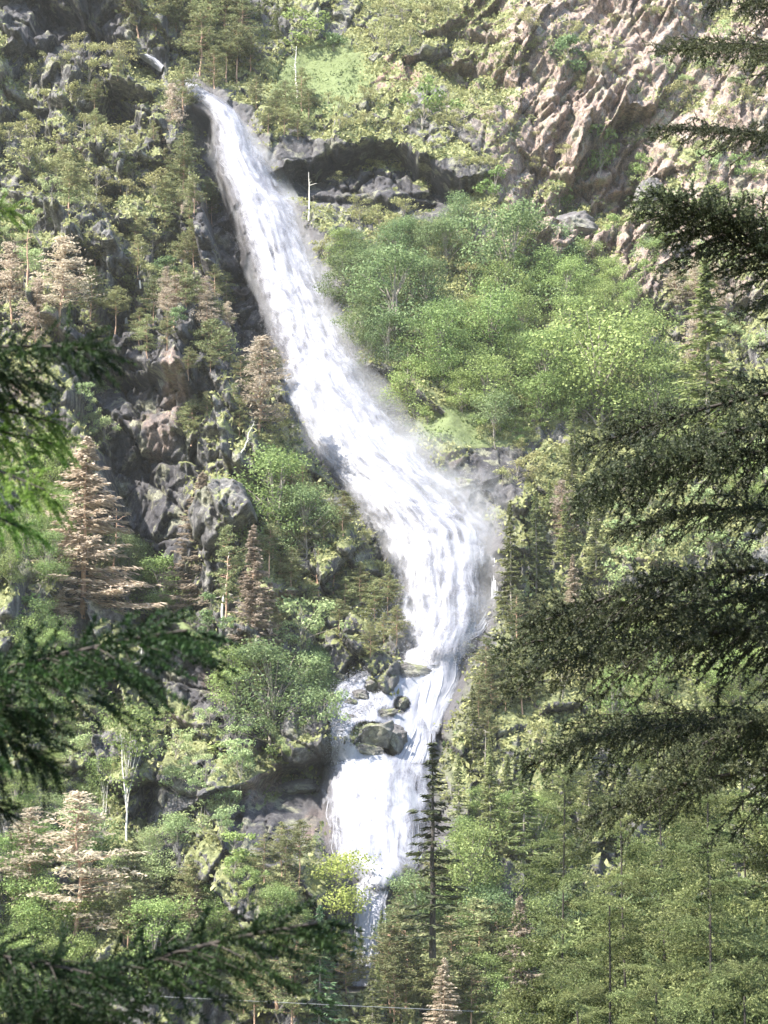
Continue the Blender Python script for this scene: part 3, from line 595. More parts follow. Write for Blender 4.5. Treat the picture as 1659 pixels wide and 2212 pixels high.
def leafy_mesh(seed, H=8, wide=0.45, n=5200, lean=0, size=0.3, low=0.12, lob=16, tw=1.0):
    global rng; old = rng; rng = np.random.default_rng(seed)
    g = Geo(); c = Geo()
    L = [];
    for k in range(lob):
        a = rng.uniform(0, 2*math.pi); zz = low+(0.93-low)*rng.random()**0.8; r = wide*H*math.sqrt(max(0.05, 1-((zz-0.42)/0.62)**2))*rng.uniform(0.2, 0.9)*(0.65+0.7*PT[int(a*2.2) & 255, (seed*7+int(zz*4)) & 255])
        R = H*rng.uniform(0.06, 0.155); L.append((np.array([math.cos(a)*r+lean*zz*H*0.2, math.sin(a)*r, min(zz*H, H-R*0.8)]), R))
    L.append((np.array([rng.normal(0, 0.06)*H, 0, 0.86*H]), 0.12*H))
    st_ = np.linspace(0, 0.78*H, 8); g.tube(np.column_stack([np.cumsum(rng.normal(0, 0.012*H, 8)), np.cumsum(rng.normal(0, 0.012*H, 8)), st_])*np.array([1, 1, 1]), np.linspace(0.12, 0.03, 8)*max(tw, 0.6)*H/8, 6)
    for cen, R in L:
        s = np.linspace(0, 1, 6)[:, None]; o = np.array([rng.normal(0, 0.03*H), rng.normal(0, 0.03*H), 0])
        z0 = max(0.0, cen[2]*rng.uniform(0.35, 0.6)-0.02*H); B = np.array([0, 0, z0])+(cen-np.array([0, 0, z0]))*s**np.array([1.0, 1.0, 0.8])
        g.tube(B, np.linspace(0.055, 0.012, 6)*tw*H/8, 4)
        m = int(n/len(L)*(R/(0.16*H))**2); dr_ = unit(rdir(m)+np.array([0,0,0.15])); rr = R*(0.55+0.5*rng.random(m)**0.6)*(0.8+0.5*vnoise(dr_[:, 0]*2.2+cen[0]*3+20, dr_[:, 2]*2.2+dr_[:, 1]*2+20))
        C = cen+dr_*rr[:, None]*np.array([1.2, 1.2, 0.62])+rng.normal(0, 0.026*H, (m, 3)); nrm = unit(dr_+rdir(m)*0.9+np.array([0, 0, 0.3]))
        D = unit(np.cross(nrm, rdir(m))); W = np.cross(nrm, D)
        c.cards(C, D, W, rng.uniform(0.45, 1.6, m)*size*H/8, rng.uniform(0.4, 1.0, m)*size*H/8)
    rng = old; return g, c
def snag_mesh(seed, H=8, stubs=9, lean=0.0, crook=1.0):
    global rng; old = rng; rng = np.random.default_rng(seed)
    g = Geo(); n = 12; zt = np.linspace(0, H, n); b = np.cumsum(rng.normal(0, 0.06, (n, 2)), 0)*crook*H/8; b[:, 0] += lean*zt
    P = np.column_stack([b, zt]); g.tube(P, np.linspace(0.16, 0.03, n)*H/8, 7); limbs = []
    for k in range(stubs):
        f = rng.uniform(0.3, 0.98); a = rng.uniform(0, 2*math.pi); L = H*rng.uniform(0.05, 0.22)*(1.2-f*0.5); o = np.array([np.interp(f*H, zt, P[:, 0]), np.interp(f*H, zt, P[:, 1]), f*H])
        s = np.linspace(0, 1, 6)[:, None]; d = np.array([math.cos(a), math.sin(a), rng.uniform(-0.3, 0.7)])
        l = Geo(); l.tube(o+d*L*s+rng.normal(0, 0.05, (6, 3))*L*s, np.linspace(0.06, 0.012, 6)*H/8, 5); limbs.append(l)
    rng = old; return g, limbs
PROTO = {}
def proto(kind, v):
    k = (kind, v)
    if k in PROTO: return PROTO[k]
    sd = hash_(kind)*10+v
    if kind == 'pine': g, c = pine_mesh(sd, dens=1.1, start=0.22+0.12*(v % 3), spread=0.25); mt = ('bark_red', 'pine')
    elif kind == 'rust': g, c = pine_mesh(sd, dens=1.7, start=0.12+0.1*(v % 3), spread=0.2, flat=0.25, sparse=0.8); mt = ('bark_red', 'rust')
    elif kind == 'rustspruce': g, c = spruce_mesh(sd, width=0.2+0.04*(v % 3), dens=1.4, gappy=0.1+0.1*(v % 3), droop=0.08+0.12*(v % 2), fine=0.8, more=2.3); mt = ('bark_red', 'rust')
    elif kind == 'spruce': g, c = spruce_mesh(sd, width=0.17+0.02*(v % 3), gappy=0.1); mt = ('bark_grey', 'spruce')
    elif kind == 'darkspruce': g, c = spruce_mesh(sd, width=0.2, dens=1.2); mt = ('bark_grey', 'darkspruce')
    elif kind == 'thinspruce': g, c = spruce_mesh(sd, H=20, width=0.15, dens=0.85, start=0.1, droop=0.12, gappy=0.3); mt = ('bark_dark', 'fir')
    elif kind == 'leafy': g, c = leafy_mesh(sd, wide=0.42, n=15000, size=0.18, lob=34, low=0.05); mt = ('bark_grey', 'leaf')
    elif kind == 'darkleafy': g, c = leafy_mesh(sd, wide=0.40, n=15000, size=0.18, lob=34, low=0.05); mt = ('bark_grey', 'darkleaf')
    elif kind == 'yellow': g, c = leafy_mesh(sd, wide=0.40, n=8000, size=0.2, low=0.15, lob=26); mt = ('bark_grey', 'yellowleaf')
    elif kind == 'pale': g, c = leafy_mesh(sd, wide=0.42, n=6500, size=0.2, low=0.45, lob=22, tw=0.5); mt = ('bark_grey', 'palefoliage')
    elif kind == 'slim': g, c = leafy_mesh(sd, wide=0.2, n=3600, size=0.17, low=0.38, lob=10, tw=0.35); mt = ('bark_pale', 'leaf')
    elif kind == 'bush': g, c = leafy_mesh(sd, H=4, wide=0.6, n=1700, size=0.48, low=0.2, lob=10); mt = ('bark_grey', 'leaf')
    elif kind == 'darkbush': g, c = leafy_mesh(sd, H=4, wide=0.62, n=1700, size=0.5, low=0.15, lob=10); mt = ('bark_grey', 'darkleaf')
    elif kind == 'palebush': g, c = leafy_mesh(sd, H=4, wide=0.62, n=1300, size=0.45, low=0.2, lob=10); mt = ('bark_grey', 'palefoliage')
    elif kind == 'olivebush': g, c = leafy_mesh(sd, H=4, wide=0.66, n=1500, size=0.42, low=0.15, lob=11); mt = ('bark_grey', 'scrub')
    H = {'bush':4,'darkbush':4,'palebush':4,'olivebush':4,'leafy':8,'darkleafy':8,'yellow':8,'pale':8,'slim':8,'thinspruce':20}.get(kind, 12)
    PROTO[k] = (g.build('trunk', [M[mt[0]]], True), c.build('crown', [M[mt[1]]]), H); return PROTO[k]
def hash_(s): return sum((i+1)*ord(ch) for i, ch in enumerate(s)) % 997
NAMES = {'pine':('pine_tree','pine'),'rust':('rusty_pine','pine'),'rustspruce':('rusty_spruce','spruce'),'spruce':('spruce_tree','spruce'),'darkspruce':('spruce_tree','spruce'),
  'thinspruce':('thin_spruce','spruce'),'leafy':('leafy_tree','tree'),'darkleafy':('leafy_tree','tree'),'yellow':('leafy_tree','tree'),'pale':('leafy_tree','tree'),'slim':('leafy_tree','tree'),
  'bush':('bush','bush'),'darkbush':('bush','bush'),'palebush':('bush','bush'),'olivebush':('bush','bush')}
def plant(kind, loc, h, label, group=None, v=None, tilt=0.0, wide=1.0):
    v = int(rng.integers(0, 4)) if v is None else v
    tm, cm, H = proto(kind, v); nm, cat = NAMES[kind]
    o = bpy.data.objects.new(nm, None); COL.objects.link(o); o.empty_display_size = 0.5
    o.location = loc; s = h/H; o.scale = (s*wide, s*wide, s); o.rotation_euler = (0, tilt, rng.uniform(0, 6.28)) if tilt == 0 else (0, tilt, 0)
    o['label'] = label; o['category'] = cat
    if group: o['group'] = group
    link('trunk', tm, o); link('crown', cm, o); return o
def plant_px(kind, u, v, hpx, label, wide=1.0, Y=None, variant=None, tilt=0.0, group=None):
    c = hit(u, v)[0] if Y is None else np.array(at(u, v, Y)[:]); h = hpx*c[1]/F*1.02
    return plant(kind, c-np.array([0, -0.2, 0.3]), h, label, group, variant, tilt, wide)
def snag(u, v, hpx, label, seed, lean=0.0, crook=1.0, stubs=9, wood='bark_pale'):
    c = hit(u, v)[0]; h = hpx*c[1]/F; g, limbs = snag_mesh(seed, 8, stubs, lean, crook)
    o = bpy.data.objects.new('dead_tree', None); COL.objects.link(o); o.location = c-np.array([0, 0.3, 0.3]); o.scale = (h/8,)*3
    o['label'] = label; o['category'] = 'dead tree'
    link('trunk', g.build('trunk', [M[wood]], True), o)
    for l in limbs: link('limb', l.build('limb', [M[wood]], True), o)

HERO = [
 ('palebush',1000,720,80,1.1,'pale grey green bush between crowns at the top of the grove'),
 ('pine',745,2160,140,0.9,'olive pine left of the lowest visible stretch of the stream'), # kind, u, v(base), height px, width factor, label
 ('rust',365,338,175,0.8,'thin reddish pine leaning out by the stream head left of the upper fall'),
 ('rust',560,940,225,1.25,'rust brown layered pine overhanging the left edge of the fall at mid height'),
 ('pine',456,868,190,1.0,'pine with a long bare pale trunk on the dark rocks left of the fall'),
 ('rust',376,702,120,1.2,'small tan topped pine standing above the dark rock wall left of the fall'),
 ('rust',122,700,205,1.3,'wide pinkish brown dead pine on the far left slope above the near twig'),
 ('rust',22,700,190,1.1,'brown dead pine cut by the left picture edge, upper half'),
 ('rust',78,750,160,1.0,'smaller brown dead pine below and left of the wide pinkish one'),
 ('rustspruce',432,1318,310,1.15,'rust coloured conifer right of the dark gully, left of the thin green one'),
 ('rustspruce',545,1410,285,1.0,'rust coloured conifer just right of the thin green one at mid left'),
 ('pine',490,1345,215,0.8,'thin yellow green conifer between two rust coloured conifers'),
 ('rustspruce',178,1330,400,1.3,'big brown and grey dead conifer left of the dark gully'),
 ('rust',130,1390,120,1.0,'small pink brown dead pine above the lit yellow green bush at left'),
 ('leafy',590,1180,235,1.25,'large dark green leafy tree hugging the left bank of the misty fall'),
 ('darkleafy',660,1200,170,1.0,'dark leafy tree on the bank right beside the misty fall'),
 ('leafy',350,1345,155,1.2,'bright green leafy tree behind the tip of the middle near branch'),
 ('bush',60,1420,150,1.1,'bright yellow green bush at the far left above the thick near branch'),
 ('darkleafy',590,1610,230,1.2,'dark green leafy tree in the hollow right of the grassy spine'),
 ('leafy',510,1560,180,1.1,'dark green leafy tree leaning over the grassy spine'),
 ('palebush',650,1400,120,1.2,'pale green bush in a rocky nook left of the foot of the upper fall'),
 ('bush',590,1690,150,1.4,'light green bush spreading above the dark cliff left of the cascade'),
 ('bush',660,1650,100,1.1,'light green bush beside the thin left arm of the cascade'),
 ('palebush',700,1600,120,0.8,'slim grey green bush at the edge of the thin left arm of the cascade'),
 ('slim',272,1820,300,1.0,'tall slim bright green tree with a pale stem on the lower left slope'),
 ('slim',222,1800,170,0.9,'short slim tree with two pale stems on the lower left slope'),
 ('bush',345,1960,110,1.0,'rounded green bush below the slim tree with pale stem'),
 ('rust',160,2040,320,1.35,'broad tan brown dead pine at lower left above the lowest near branch'),
 ('rust',60,1990,240,1.2,'tan brown pine left of the broad dead pine'),
 ('rustspruce',422,2020,125,0.8,'small pointed pinkish dead conifer behind the lowest near branch'),
 ('leafy',330,2140,200,1.2,'bright green leafy tree behind the stem of the lowest near branch'),
 ('leafy',60,2060,180,1.2,'bright green leafy tree at the far lower left'),
 ('yellow',722,2040,205,1.25,'yellow green young tree glowing in front of the lower fall'),
 ('darkleafy',905,2080,200,1.0,'green leafy tree at the right foot of the lower fall'),
 ('leafy',1015,2010,240,1.0,'green leafy tree behind the thin dark spruce'),
 ('darkleafy',1050,2100,190,1.1,'dark green leafy tree right of the thin dark spruce'),
 ('spruce',1135,1960,330,1.15,'narrow olive spruce between the lower fall and the near firs'),
 ('spruce',1060,1900,270,0.9,'slender light olive spruce right of the white chute'),
 ('spruce',1105,1340,270,0.85,'narrow dark spruce at the misty right edge of the upper fall'),
 ('spruce',1160,1300,250,0.9,'olive spruce just right of the narrow one in the mist'),
 ('rust',1215,1180,150,0.9,'pinkish dead pine right of the mist above the near fir boughs'),
 ('rustspruce',1240,1370,180,0.9,'pink brown conifer among the olive spruces right of the fall'),
 ('leafy',1290,940,330,1.1,'largest bright green leafy tree in the grove right of the fall'),
 ('leafy',1060,800,220,1.1,'wide bright green leafy tree in the middle of the grove'),
 ('darkleafy',1100,690,270,1.05,'tall blue green leafy tree at the top of the grove'),
 ('darkleafy',1200,640,170,1.0,'dark green leafy tree in the shaded corner at the top right of the grove'),
 ('darkleafy',850,740,220,1.1,'dark green leafy tree at the left end of the grove by the fall'),
 ('leafy',950,820,190,1.05,'bright green leafy tree low in the left half of the grove'),
 ('leafy',1180,900,200,1.15,'broad green leafy tree behind the small ledge tree'),
 ('leafy',1050,905,150,1.3,'low green leafy tree right behind the crown of the ledge tree'),
 ('leafy',900,900,140,1.2,'low green leafy tree nearest to the right bank of the fall'),
 ('leafy',740,590,110,1.1,'small bright green tree close to the right bank high on the fall'),
 ('darkleafy',920,690,140,1.2,'green leafy tree under the brown rocks above the grove'),
 ('leafy',1390,880,230,1.2,'green leafy tree at the right end of the grove'),
 ('leafy',1420,960,200,1.1,'pale green leafy tree right below the right end of the grove'),
 ('bush',915,285,125,1.0,'bright green bush on the shelf right above the dark cave'),
 ('bush',668,112,105,1.2,'large bright green bush above the meadow at the top'),
 ('darkbush',720,120,60,1.1,'small dark bush at the right side of the large meadow bush'),
 ('bush',1300,378,125,0.85,'bright green bush growing from a crack in the tan cliff'),
 ('darkbush',1225,165,105,1.0,'green bush on a ledge of the tan cliff near the top'),
 ('bush',1205,460,80,1.3,'green bush on the ledge left of the tall grey rock wedge'),
 ('bush',1070,430,80,1.1,'green bush at the right end of the dark cave'),
 ('pale',1068,965,135,1.0,'small two stemmed tree with pale crown standing on the grassy ledge'),
 ('darkspruce',690,2290,330,0.9,'dark blue green spruce below the lower fall at the bottom'),
 ('rustspruce',1128,2290,345,0.95,'tall pale tan dead conifer at the bottom right of centre'),
 ('rustspruce',960,2300,225,1.0,'tan dead conifer at the bottom in front of the leafy trees'),
]
for k, u, v, h, wd, lab in HERO: plant_px(k, u, v, h, lab, wd*(1.08 if k == 'rustspruce' else 1.0))
plant_px('thinspruce', 935, 2060, 465, 'thin dark spruce with sparse branches standing in front of the white cascade', 1.35, Y=150, variant=0)
plant_px('spruce', 1535, 1010, 480, 'tall brownish dark spruce rising behind the right boughs beside the grove', 1.25, Y=130, variant=1)
snag(640,210,125,'bleached dead tree with forked top in the green meadow',3,crook=1.6,stubs=7)
snag(668,475,115,'short bleached trunk standing at the left end of the dark cave',5,stubs=4)
snag(272,695,190,'tall bleached dead trunk leaning right above the dark rocks at left',6,lean=0.18,stubs=8)
snag(306,620,110,'thin bleached trunk directly right of the tall leaning one',8,lean=0.02,stubs=5)
snag(300,1490,120,'curled pale dead tree under the middle near branch',9,lean=0.12,crook=2.6,stubs=16)
snag(520,975,75,'crooked bleached branch wood above the dark leafy tree',12,lean=0.4,crook=3,stubs=8)
snag(480,1330,150,'straight thin pale trunk between the rust coloured conifers',14,lean=0.08,stubs=6)
snag(1050,1680,110,'bare grey trunk among light spruces right of the white chute',15,stubs=6,wood='bark_grey')
snag(690,1310,130,'thin reddish bare trunk on the brown bank left of the fall',17,stubs=5,wood='bark_red')
snag(840,760,120,'slender grey trunk standing before the dark leafy tree at the left of the grove',23,stubs=5,wood='bark_grey')
snag(430,120,110,'thin grey trunk among the pines above the stream head',27,stubs=4,wood='bark_grey')
snag(60,620,140,'reddish bare trunk between the far left brown pines',29,stubs=6,wood='bark_red')
snag(245,1240,150,'thin reddish bare trunk beside the big brown and grey conifer',31,stubs=7,wood='bark_red')
snag(880,820,70,'short grey bare trunk at the left foot of the grove',19,stubs=3,wood='bark_grey')

ORD = ['first','second','third','fourth','fifth','sixth','seventh','eighth','ninth','tenth','eleventh','twelfth']
NUM = ['zero','one','two','three','four','five','six','seven','eight','nine','ten','eleven','twelve']
DESC = {'pine':'olive pine','rust':'brown pine','rustspruce':'rust conifer','spruce':'olive spruce','darkspruce':'dark spruce','leafy':'green tree','darkleafy':'dark green tree','bush':'bright bush',
        'darkbush':'dark bush','palebush':'pale bush','olivebush':'olive bush','slim':'slim green tree','pale':'pale tree','yellow':'yellow green tree'}
# u0,v0,u1,v1, kind, n, hmin px, hmax px, where
FILL = [
 (700,345,985,410,'olivebush',7,30,50,'inside the shaded cave'),
 (560,1180,700,1400,'pine',6,80,130,'by the grey tilted slab'),
 (1100,20,1659,320,'olivebush',12,40,80,'on the streaked cliff at upper right'),
 (1330,380,1659,640,'bush',9,45,80,'on the cliff behind the upper right bough'),

 (760,520,1000,700,'darkleafy',8,90,150,'in the upper left of the grove'),
 (1020,600,1200,760,'leafy',7,110,170,'in the middle of the grove'),
 (900,760,1130,900,'leafy',8,80,130,'low in the grove'),
 (1150,760,1420,940,'leafy',9,100,160,'in the lower right of the grove'),
 (1220,620,1420,760,'leafy',6,100,150,'at the upper right of the grove'),
 (0,1380,260,1660,'leafy',6,90,150,'behind the dark left near twigs'),
 (180,1850,420,2000,'pale',7,90,150,'among the lower left pines'),
 (420,2000,640,2130,'leafy',7,100,160,'at lower left of the stream'),
 (930,1930,1010,2040,'leafy',3,90,140,'right of the lower fall'),
 (1000,1780,1180,2000,'leafy',6,100,160,'behind the narrow olive spruce'),
 (1000,2050,1200,2290,'leafy',7,130,200,'at the bottom left of the young firs'),
 (100,400,400,620,'pine',9,90,140,'on the upper left slope'),
 (180,640,380,800,'pine',8,90,140,'on the dark rocks at mid left'),
 (320,640,520,760,'rust',6,70,110,'near the dark left wall'),
 (480,1420,560,1560,'pine',3,80,120,'on the grassy spine'),

 (300,80,430,260,'pine',8,90,150,'above the stream head'),
 (430,60,580,230,'pine',9,100,170,'between stream head and meadow'),
 (300,0,560,70,'pine',9,80,120,'at the top edge above the stream'),
 (540,220,680,320,'pine',8,70,110,'on the lip left of the cave'),
 (700,210,980,300,'olivebush',12,35,60,'along the lip above the cave'),
 (980,270,1120,380,'olivebush',8,35,65,'right of the cave'),
 (820,30,980,120,'olivebush',9,40,70,'at the top right of the meadow'),
 (540,20,640,90,'spruce',5,60,90,'at the top beside the meadow bush'),
 (0,120,300,200,'olivebush',10,40,80,'under the dark crags at top left'),
 (0,230,180,420,'olivebush',12,45,85,'high on the far left slope'),
 (180,300,340,480,'olivebush',11,40,80,'on the blocky slope left of stream'),
 (200,160,430,340,'pine',7,70,110,'on the rocks left of the water lip'),
 (350,400,470,560,'pine',9,60,110,'on the left rim of the upper fall'),
 (180,460,380,640,'olivebush',12,40,80,'round the leaning bleached trunk'),
 (380,580,510,760,'pine',9,80,130,'on the buttress left of the fall'),
 (0,430,170,640,'palebush',10,40,75,'among the far left brown pines'),
 (380,780,600,980,'pine',10,60,110,'below the layered rust pine'),
 (150,820,260,960,'palebush',7,45,80,'by the tan patch at far left'),
 (270,600,400,720,'darkbush',6,40,70,'above the dark rock wall'),
 (560,880,620,980,'olivebush',4,40,70,'on the left bank at mid height'),
 (230,1180,330,1330,'darkleafy',5,90,140,'in the dark gully'),
 (0,1060,140,1280,'leafy',9,90,150,'behind the lit left twigs'),
 (330,1330,500,1420,'darkbush',6,50,80,'along the grassy spine'),
 (620,1100,780,1300,'pine',10,70,120,'on the brown bank left of the fall'),
 (700,1300,860,1430,'pine',9,70,110,'at the left foot of the upper fall'),
 (760,1150,850,1300,'olivebush',7,40,60,'left of the fan of water'),
 (560,1400,690,1500,'palebush',6,50,80,'above the hollow left of the cascade'),
 (330,1540,520,1700,'palebush',10,50,90,'under the dark diagonal cliff'),
 (380,1690,520,1850,'palebush',9,50,90,'left of the dark lower cliff'),
 (0,1640,200,1790,'palebush',9,60,100,'at left below the dark near twigs'),
 (0,1700,200,1900,'leafy',6,90,140,'at the left edge above the tan pines'),
 (420,1880,560,2000,'bush',6,60,100,'right of the small pink conifer'),
 (560,1890,680,2010,'pine',6,90,140,'under the dark lower cliff'),
 (250,1990,420,2120,'pine',7,110,170,'behind the lowest near branch'),
 (470,2090,650,2270,'pine',8,140,220,'at the bottom left of the stream'),
 (640,1480,700,1560,'darkleafy',3,70,110,'at the mouth of the thin left arm'),
 (700,460,880,640,'olivebush',8,45,80,'under the cave right of the fall'),
 (880,460,1020,640,'olivebush',9,45,75,'on the brown rocks above the grove'),
 (740,640,840,800,'darkleafy',6,80,130,'on the right bank by the narrow fall'),
 (830,830,900,900,'olivebush',4,40,60,'by the dark notch on the right bank'),
 (900,900,1200,960,'bush',8,35,55,'along the grassy ledge'),
 (1060,970,1220,1100,'olivebush',7,40,70,'below the grassy ledge'),
 (1160,1000,1320,1250,'spruce',9,100,170,'right of the misty fan'),
 (1080,1360,1280,1520,'pine',8,80,130,'right of the foot of the upper fall'),
 (980,1480,1130,1640,'pine',9,80,130,'on the right bank of the white chute'),
 (960,1650,1130,1850,'spruce',9,120,200,'right of the cascade'),
 (1170,1450,1300,1650,'olivebush',8,50,90,'among the pinkish rocks at right'),
 (1280,1380,1659,1600,'leafy',9,110,170,'seen through the near fir boughs'),
 (1300,1060,1659,1350,'palebush',12,80,130,'behind the middle near fir boughs'),
 (1400,950,1659,1100,'leafy',6,80,120,'glowing behind the near fir boughs'),
 (1150,1700,1420,1950,'spruce',11,150,240,'behind the near firs at right'),
 (1420,1650,1659,1900,'spruce',9,150,240,'at the right edge behind the near firs'),
 (840,1950,1000,2100,'pine',6,100,160,'at the right side of the stream'),
 (840,2150,1120,2290,'pine',9,150,240,'at the bottom right of the stream'),
 (1150,2050,1659,2290,'darkleafy',10,150,240,'at the bottom behind the near firs'),
 (680,2100,850,2240,'spruce',6,110,170,'at the bottom in front of the stream'),
 (1400,480,1659,800,'palebush',12,50,90,'on the pale cliff at the right edge'),
 (1130,280,1300,420,'olivebush',8,35,60,'on ledges of the tan cliff'),
 (1350,100,1659,420,'palebush',11,40,80,'on the streaked cliff at top right'),
 (1100,0,1350,180,'olivebush',9,35,60,'on the tan cliff at the top'),
 (1330,420,1450,620,'bush',6,50,80,'at the foot of the tan cliff'),
 (1430,620,1560,900,'rust',5,110,170,'at the right behind the grove'),
 (0,1900,220,2230,'leafy',8,120,180,'at the lower left corner'),
]
def too_wet(u, v):
    l, r = chan(u, v)
    if 270 < u < 430 and 105 < v < 260 and abs((v-122)-(u-295)*0.55) < 75: return True
    if 270 < u < 375 and 105 < v < 310: return True
    return (l-14 < u < r+14) and 160 < v < 1900
for (u0, v0, u1, v1, kind, n, h0, h1, where) in FILL:
    pts = []
    for k in range(n):
        for _ in range(30):
            u = rng.uniform(u0, u1); v = rng.uniform(v0, v1)
            if too_wet(u, v) or too_wet(u, v-60 if v > 1000 else v): continue
            if all(math.hypot(u-a, (v-b)) > 0.45*math.sqrt((u1-u0)*(v1-v0)/n) for a, b in pts): pts.append((u, v)); break
    pts.sort(); n = len(pts)
    for k, (u, v) in enumerate(pts):
        lab = f"{DESC[kind]} {where}, {ORD[k]} from left of {NUM[n]}"
        lab = lab.replace(' from left of ', ' of ') if len(lab.split()) > 16 else lab
        plant_px(kind, u, v, rng.uniform(h0, h1), lab, rng.uniform(0.85, 1.25), group=f"{DESC[kind]}s {where}" if n > 1 else None)

# ---------------------------------------------------------------- undergrowth (uncountable)
def scatter(name, n, mat, wfun, size, m=5, flat=0.5, elong=1.0):
    u = rng.uniform(-40, 1700, n); v = rng.uniform(-40, 2260, n)
    x = rng.uniform(-58, 58, n); z = rng.uniform(-20, 138, n)
    def L_(A): return lookup(A, x, z)
    keep = rng.random(n) < wfun(L_); x, z = x[keep], z[keep]; y = lookup(GY, x, z); N = len(x)
    s = rng.uniform(*size, N)
    C = np.repeat(np.stack([x, y, z], -1), m, 0)+rng.normal(0, 1, (N*m, 3))*np.repeat(s, m)[:, None]*np.array([0.9, 0.5, flat])+np.array([0, -0.12, 0.08])
    D = unit(rdir(N*m)+np.array([0, 0, elong-1])); W = unit(np.cross(D, rdir(N*m)+np.array([0, -0.5, 0.6])))
    g = Geo(); ss = np.repeat(s, m); g.cards(C, D, W, ss*rng.uniform(0.7, 1.5, N*m), ss*rng.uniform(0.35, 0.8, N*m)/elong**0.7)
    link(name, g.build(name, [mat]), kind='stuff')
up2 = upness
scatter('undergrowth', 110000, M['scrub'], lambda q: sstep(0.25, 0.8, q(veg))*(0.7-0.25*q(leftside))*(1-q(grassy)), (0.25, 0.62), 6)
scatter('green_undergrowth', 30000, M['darkleaf'], lambda q: sstep(0.2, 0.8, q(veg))*sstep(0.5, 0.6, q(n1))*0.9, (0.22, 0.5), 6)
scatter('grass', 45000, M['grass'], lambda q: np.clip(q(grassy)*1.0+0.12*q(veg), 0, 1), (0.15, 0.32), 5, 0.3, 2.0)

# ---------------------------------------------------------------- near conifer boughs
def bough(seed, L=2.4, needle=0.022, shoot=(0.06, 0.12), nw=0.0035, hang=0.5, fan=0.34, step=0.055, nn=26, sub=0.06, rax=0.02, wild=0.25, cards=0, nc=2):
    """one bough along +X: stem, side twigs, shoots and needles"""
    global rng; old = rng; rng = np.random.default_rng(seed)
    g = Geo(); n = 14; s = np.linspace(0, 1, n); ax = np.column_stack([L*s, 0.05*L*np.sin(s*4+seed), -0.10*L*s**2+0.06*L*np.sin(s*3)])
    g.tube(ax, rax*(1-0.85*s)+0.002, 6, m=0)
    st, dr, ln = [], [], []
    q = 0.04*L; side = 1
    while q < L*0.99:
        f = q/L; o = np.array([np.interp(f, s, ax[:, k]) for k in range(3)]); side = -side
        tl = L*fan*(math.sin(min(1, (1-f)*1.35+0.12)*math.pi*0.55))*rng.uniform(0.55, 1.15)
        d = unit(np.array([0.75, side*0.8, rng.normal(0.0, 0.18)])); k = 7; tt = np.linspace(0, 1, k)[:, None]
        T = o+d*tl*tt+np.array([0, 0, -1])*hang*tl*tt**1.7
        if rng.random() > 0.06:
            g.tube(T, np.linspace(0.006, 0.0015, k)*rax/0.02, 4, m=0)
            ns_ = max(2, int(tl/sub)); 
            for r_ in range(ns_):
                a = (r_+rng.random())/ns_; p = np.array([np.interp(a, tt[:, 0], T[:, c]) for c in range(3)]); sg = 1 if r_ % 2 else -1
                sd = unit(np.array([0.6+0.3*rng.normal(), side*0.5+sg*0.55, -hang*1.3+rng.normal(0, 0.3+0.3*(wild>0.4))])+rdir(1)[0]*wild); st.append(p); dr.append(sd); ln.append(rng.uniform(*shoot)*(1.1-0.3*a))
            st.append(T[-2]); dr.append(unit(T[-1]-T[-2])); ln.append(np.linalg.norm(T[-1]-T[-2])+shoot[0])
        q += step*rng.uniform(0.7, 1.4)*L/2.4
    for r_ in range(int(L/sub*1.6)):
        f = rng.uniform(0.1, 1); o = np.array([np.interp(f, s, ax[:, k]) for k in range(3)]); sd = unit(np.array([0.75, rng.normal(0, 0.6), rng.normal(0.1, 0.45)])); st.append(o); dr.append(sd); ln.append(rng.uniform(*shoot))
    st.append(ax[-2]); dr.append(unit(ax[-1]-ax[-2])); ln.append(0.12*L/2.4+0.05)
    st, dr, ln = np.array(st), np.array(dr), np.array(ln); m = len(st)
    # shoot stems + needles
    if cards:
        for r_ in range(nc):
            g.cards(st+dr*ln[:, None]*0.5+rng.normal(0, 0.01, (m, 3)), unit(dr+rdir(m)*0.25), unit(np.cross(dr, rdir(m))), ln*rng.uniform(0.8, 1.2, m), cards*rng.uniform(0.6, 1.3, m), m=1)
        rng = old; return g
    P = np.repeat(st, nn, 0); D = np.repeat(dr, nn, 0); Ls = np.repeat(ln, nn); t = np.tile(np.linspace(0.02, 1, nn), m)+rng.uniform(-0.02, 0.02, m*nn)
    sagz = np.zeros((m*nn, 3)); sagz[:, 2] = -0.25*Ls*t**2*hang
    B = P+D*(Ls*t)[:, None]+sagz; perp = unit(np.cross(D, rdir(m*nn))); nd = unit(D*rng.uniform(0.35, 0.9, m*nn)[:, None]+perp); nl = needle*rng.uniform(0.7, 1.15, m*nn)*(1-0.35*t)
    Wv = unit(np.cross(nd, rdir(m*nn)))*nw*0.5
    V = np.stack([B-Wv, B+Wv, B+nd*nl[:, None]], 1).reshape(-1, 3); g.add(V, T=np.arange(m*nn*3).reshape(-1, 3), m=1)
    w3 = unit(np.cross(dr, rdir(m)))*0.0016; g.add(np.stack([st-w3, st+w3, st+dr*ln[:, None]], 1).reshape(-1, 3), T=np.arange(m*3).reshape(-1, 3), m=0)
    rng = old; return g
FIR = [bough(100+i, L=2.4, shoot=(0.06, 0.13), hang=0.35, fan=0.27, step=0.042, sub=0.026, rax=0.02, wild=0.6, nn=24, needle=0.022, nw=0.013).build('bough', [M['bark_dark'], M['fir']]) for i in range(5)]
YFR = [bough(150+i, L=2.4, shoot=(0.06, 0.14), hang=0.1, fan=0.40, step=0.06, sub=0.045, rax=0.008, wild=1.1, cards=0.042).build('bough', [M['bark_dark'], M['youngfir']]) for i in range(5)]
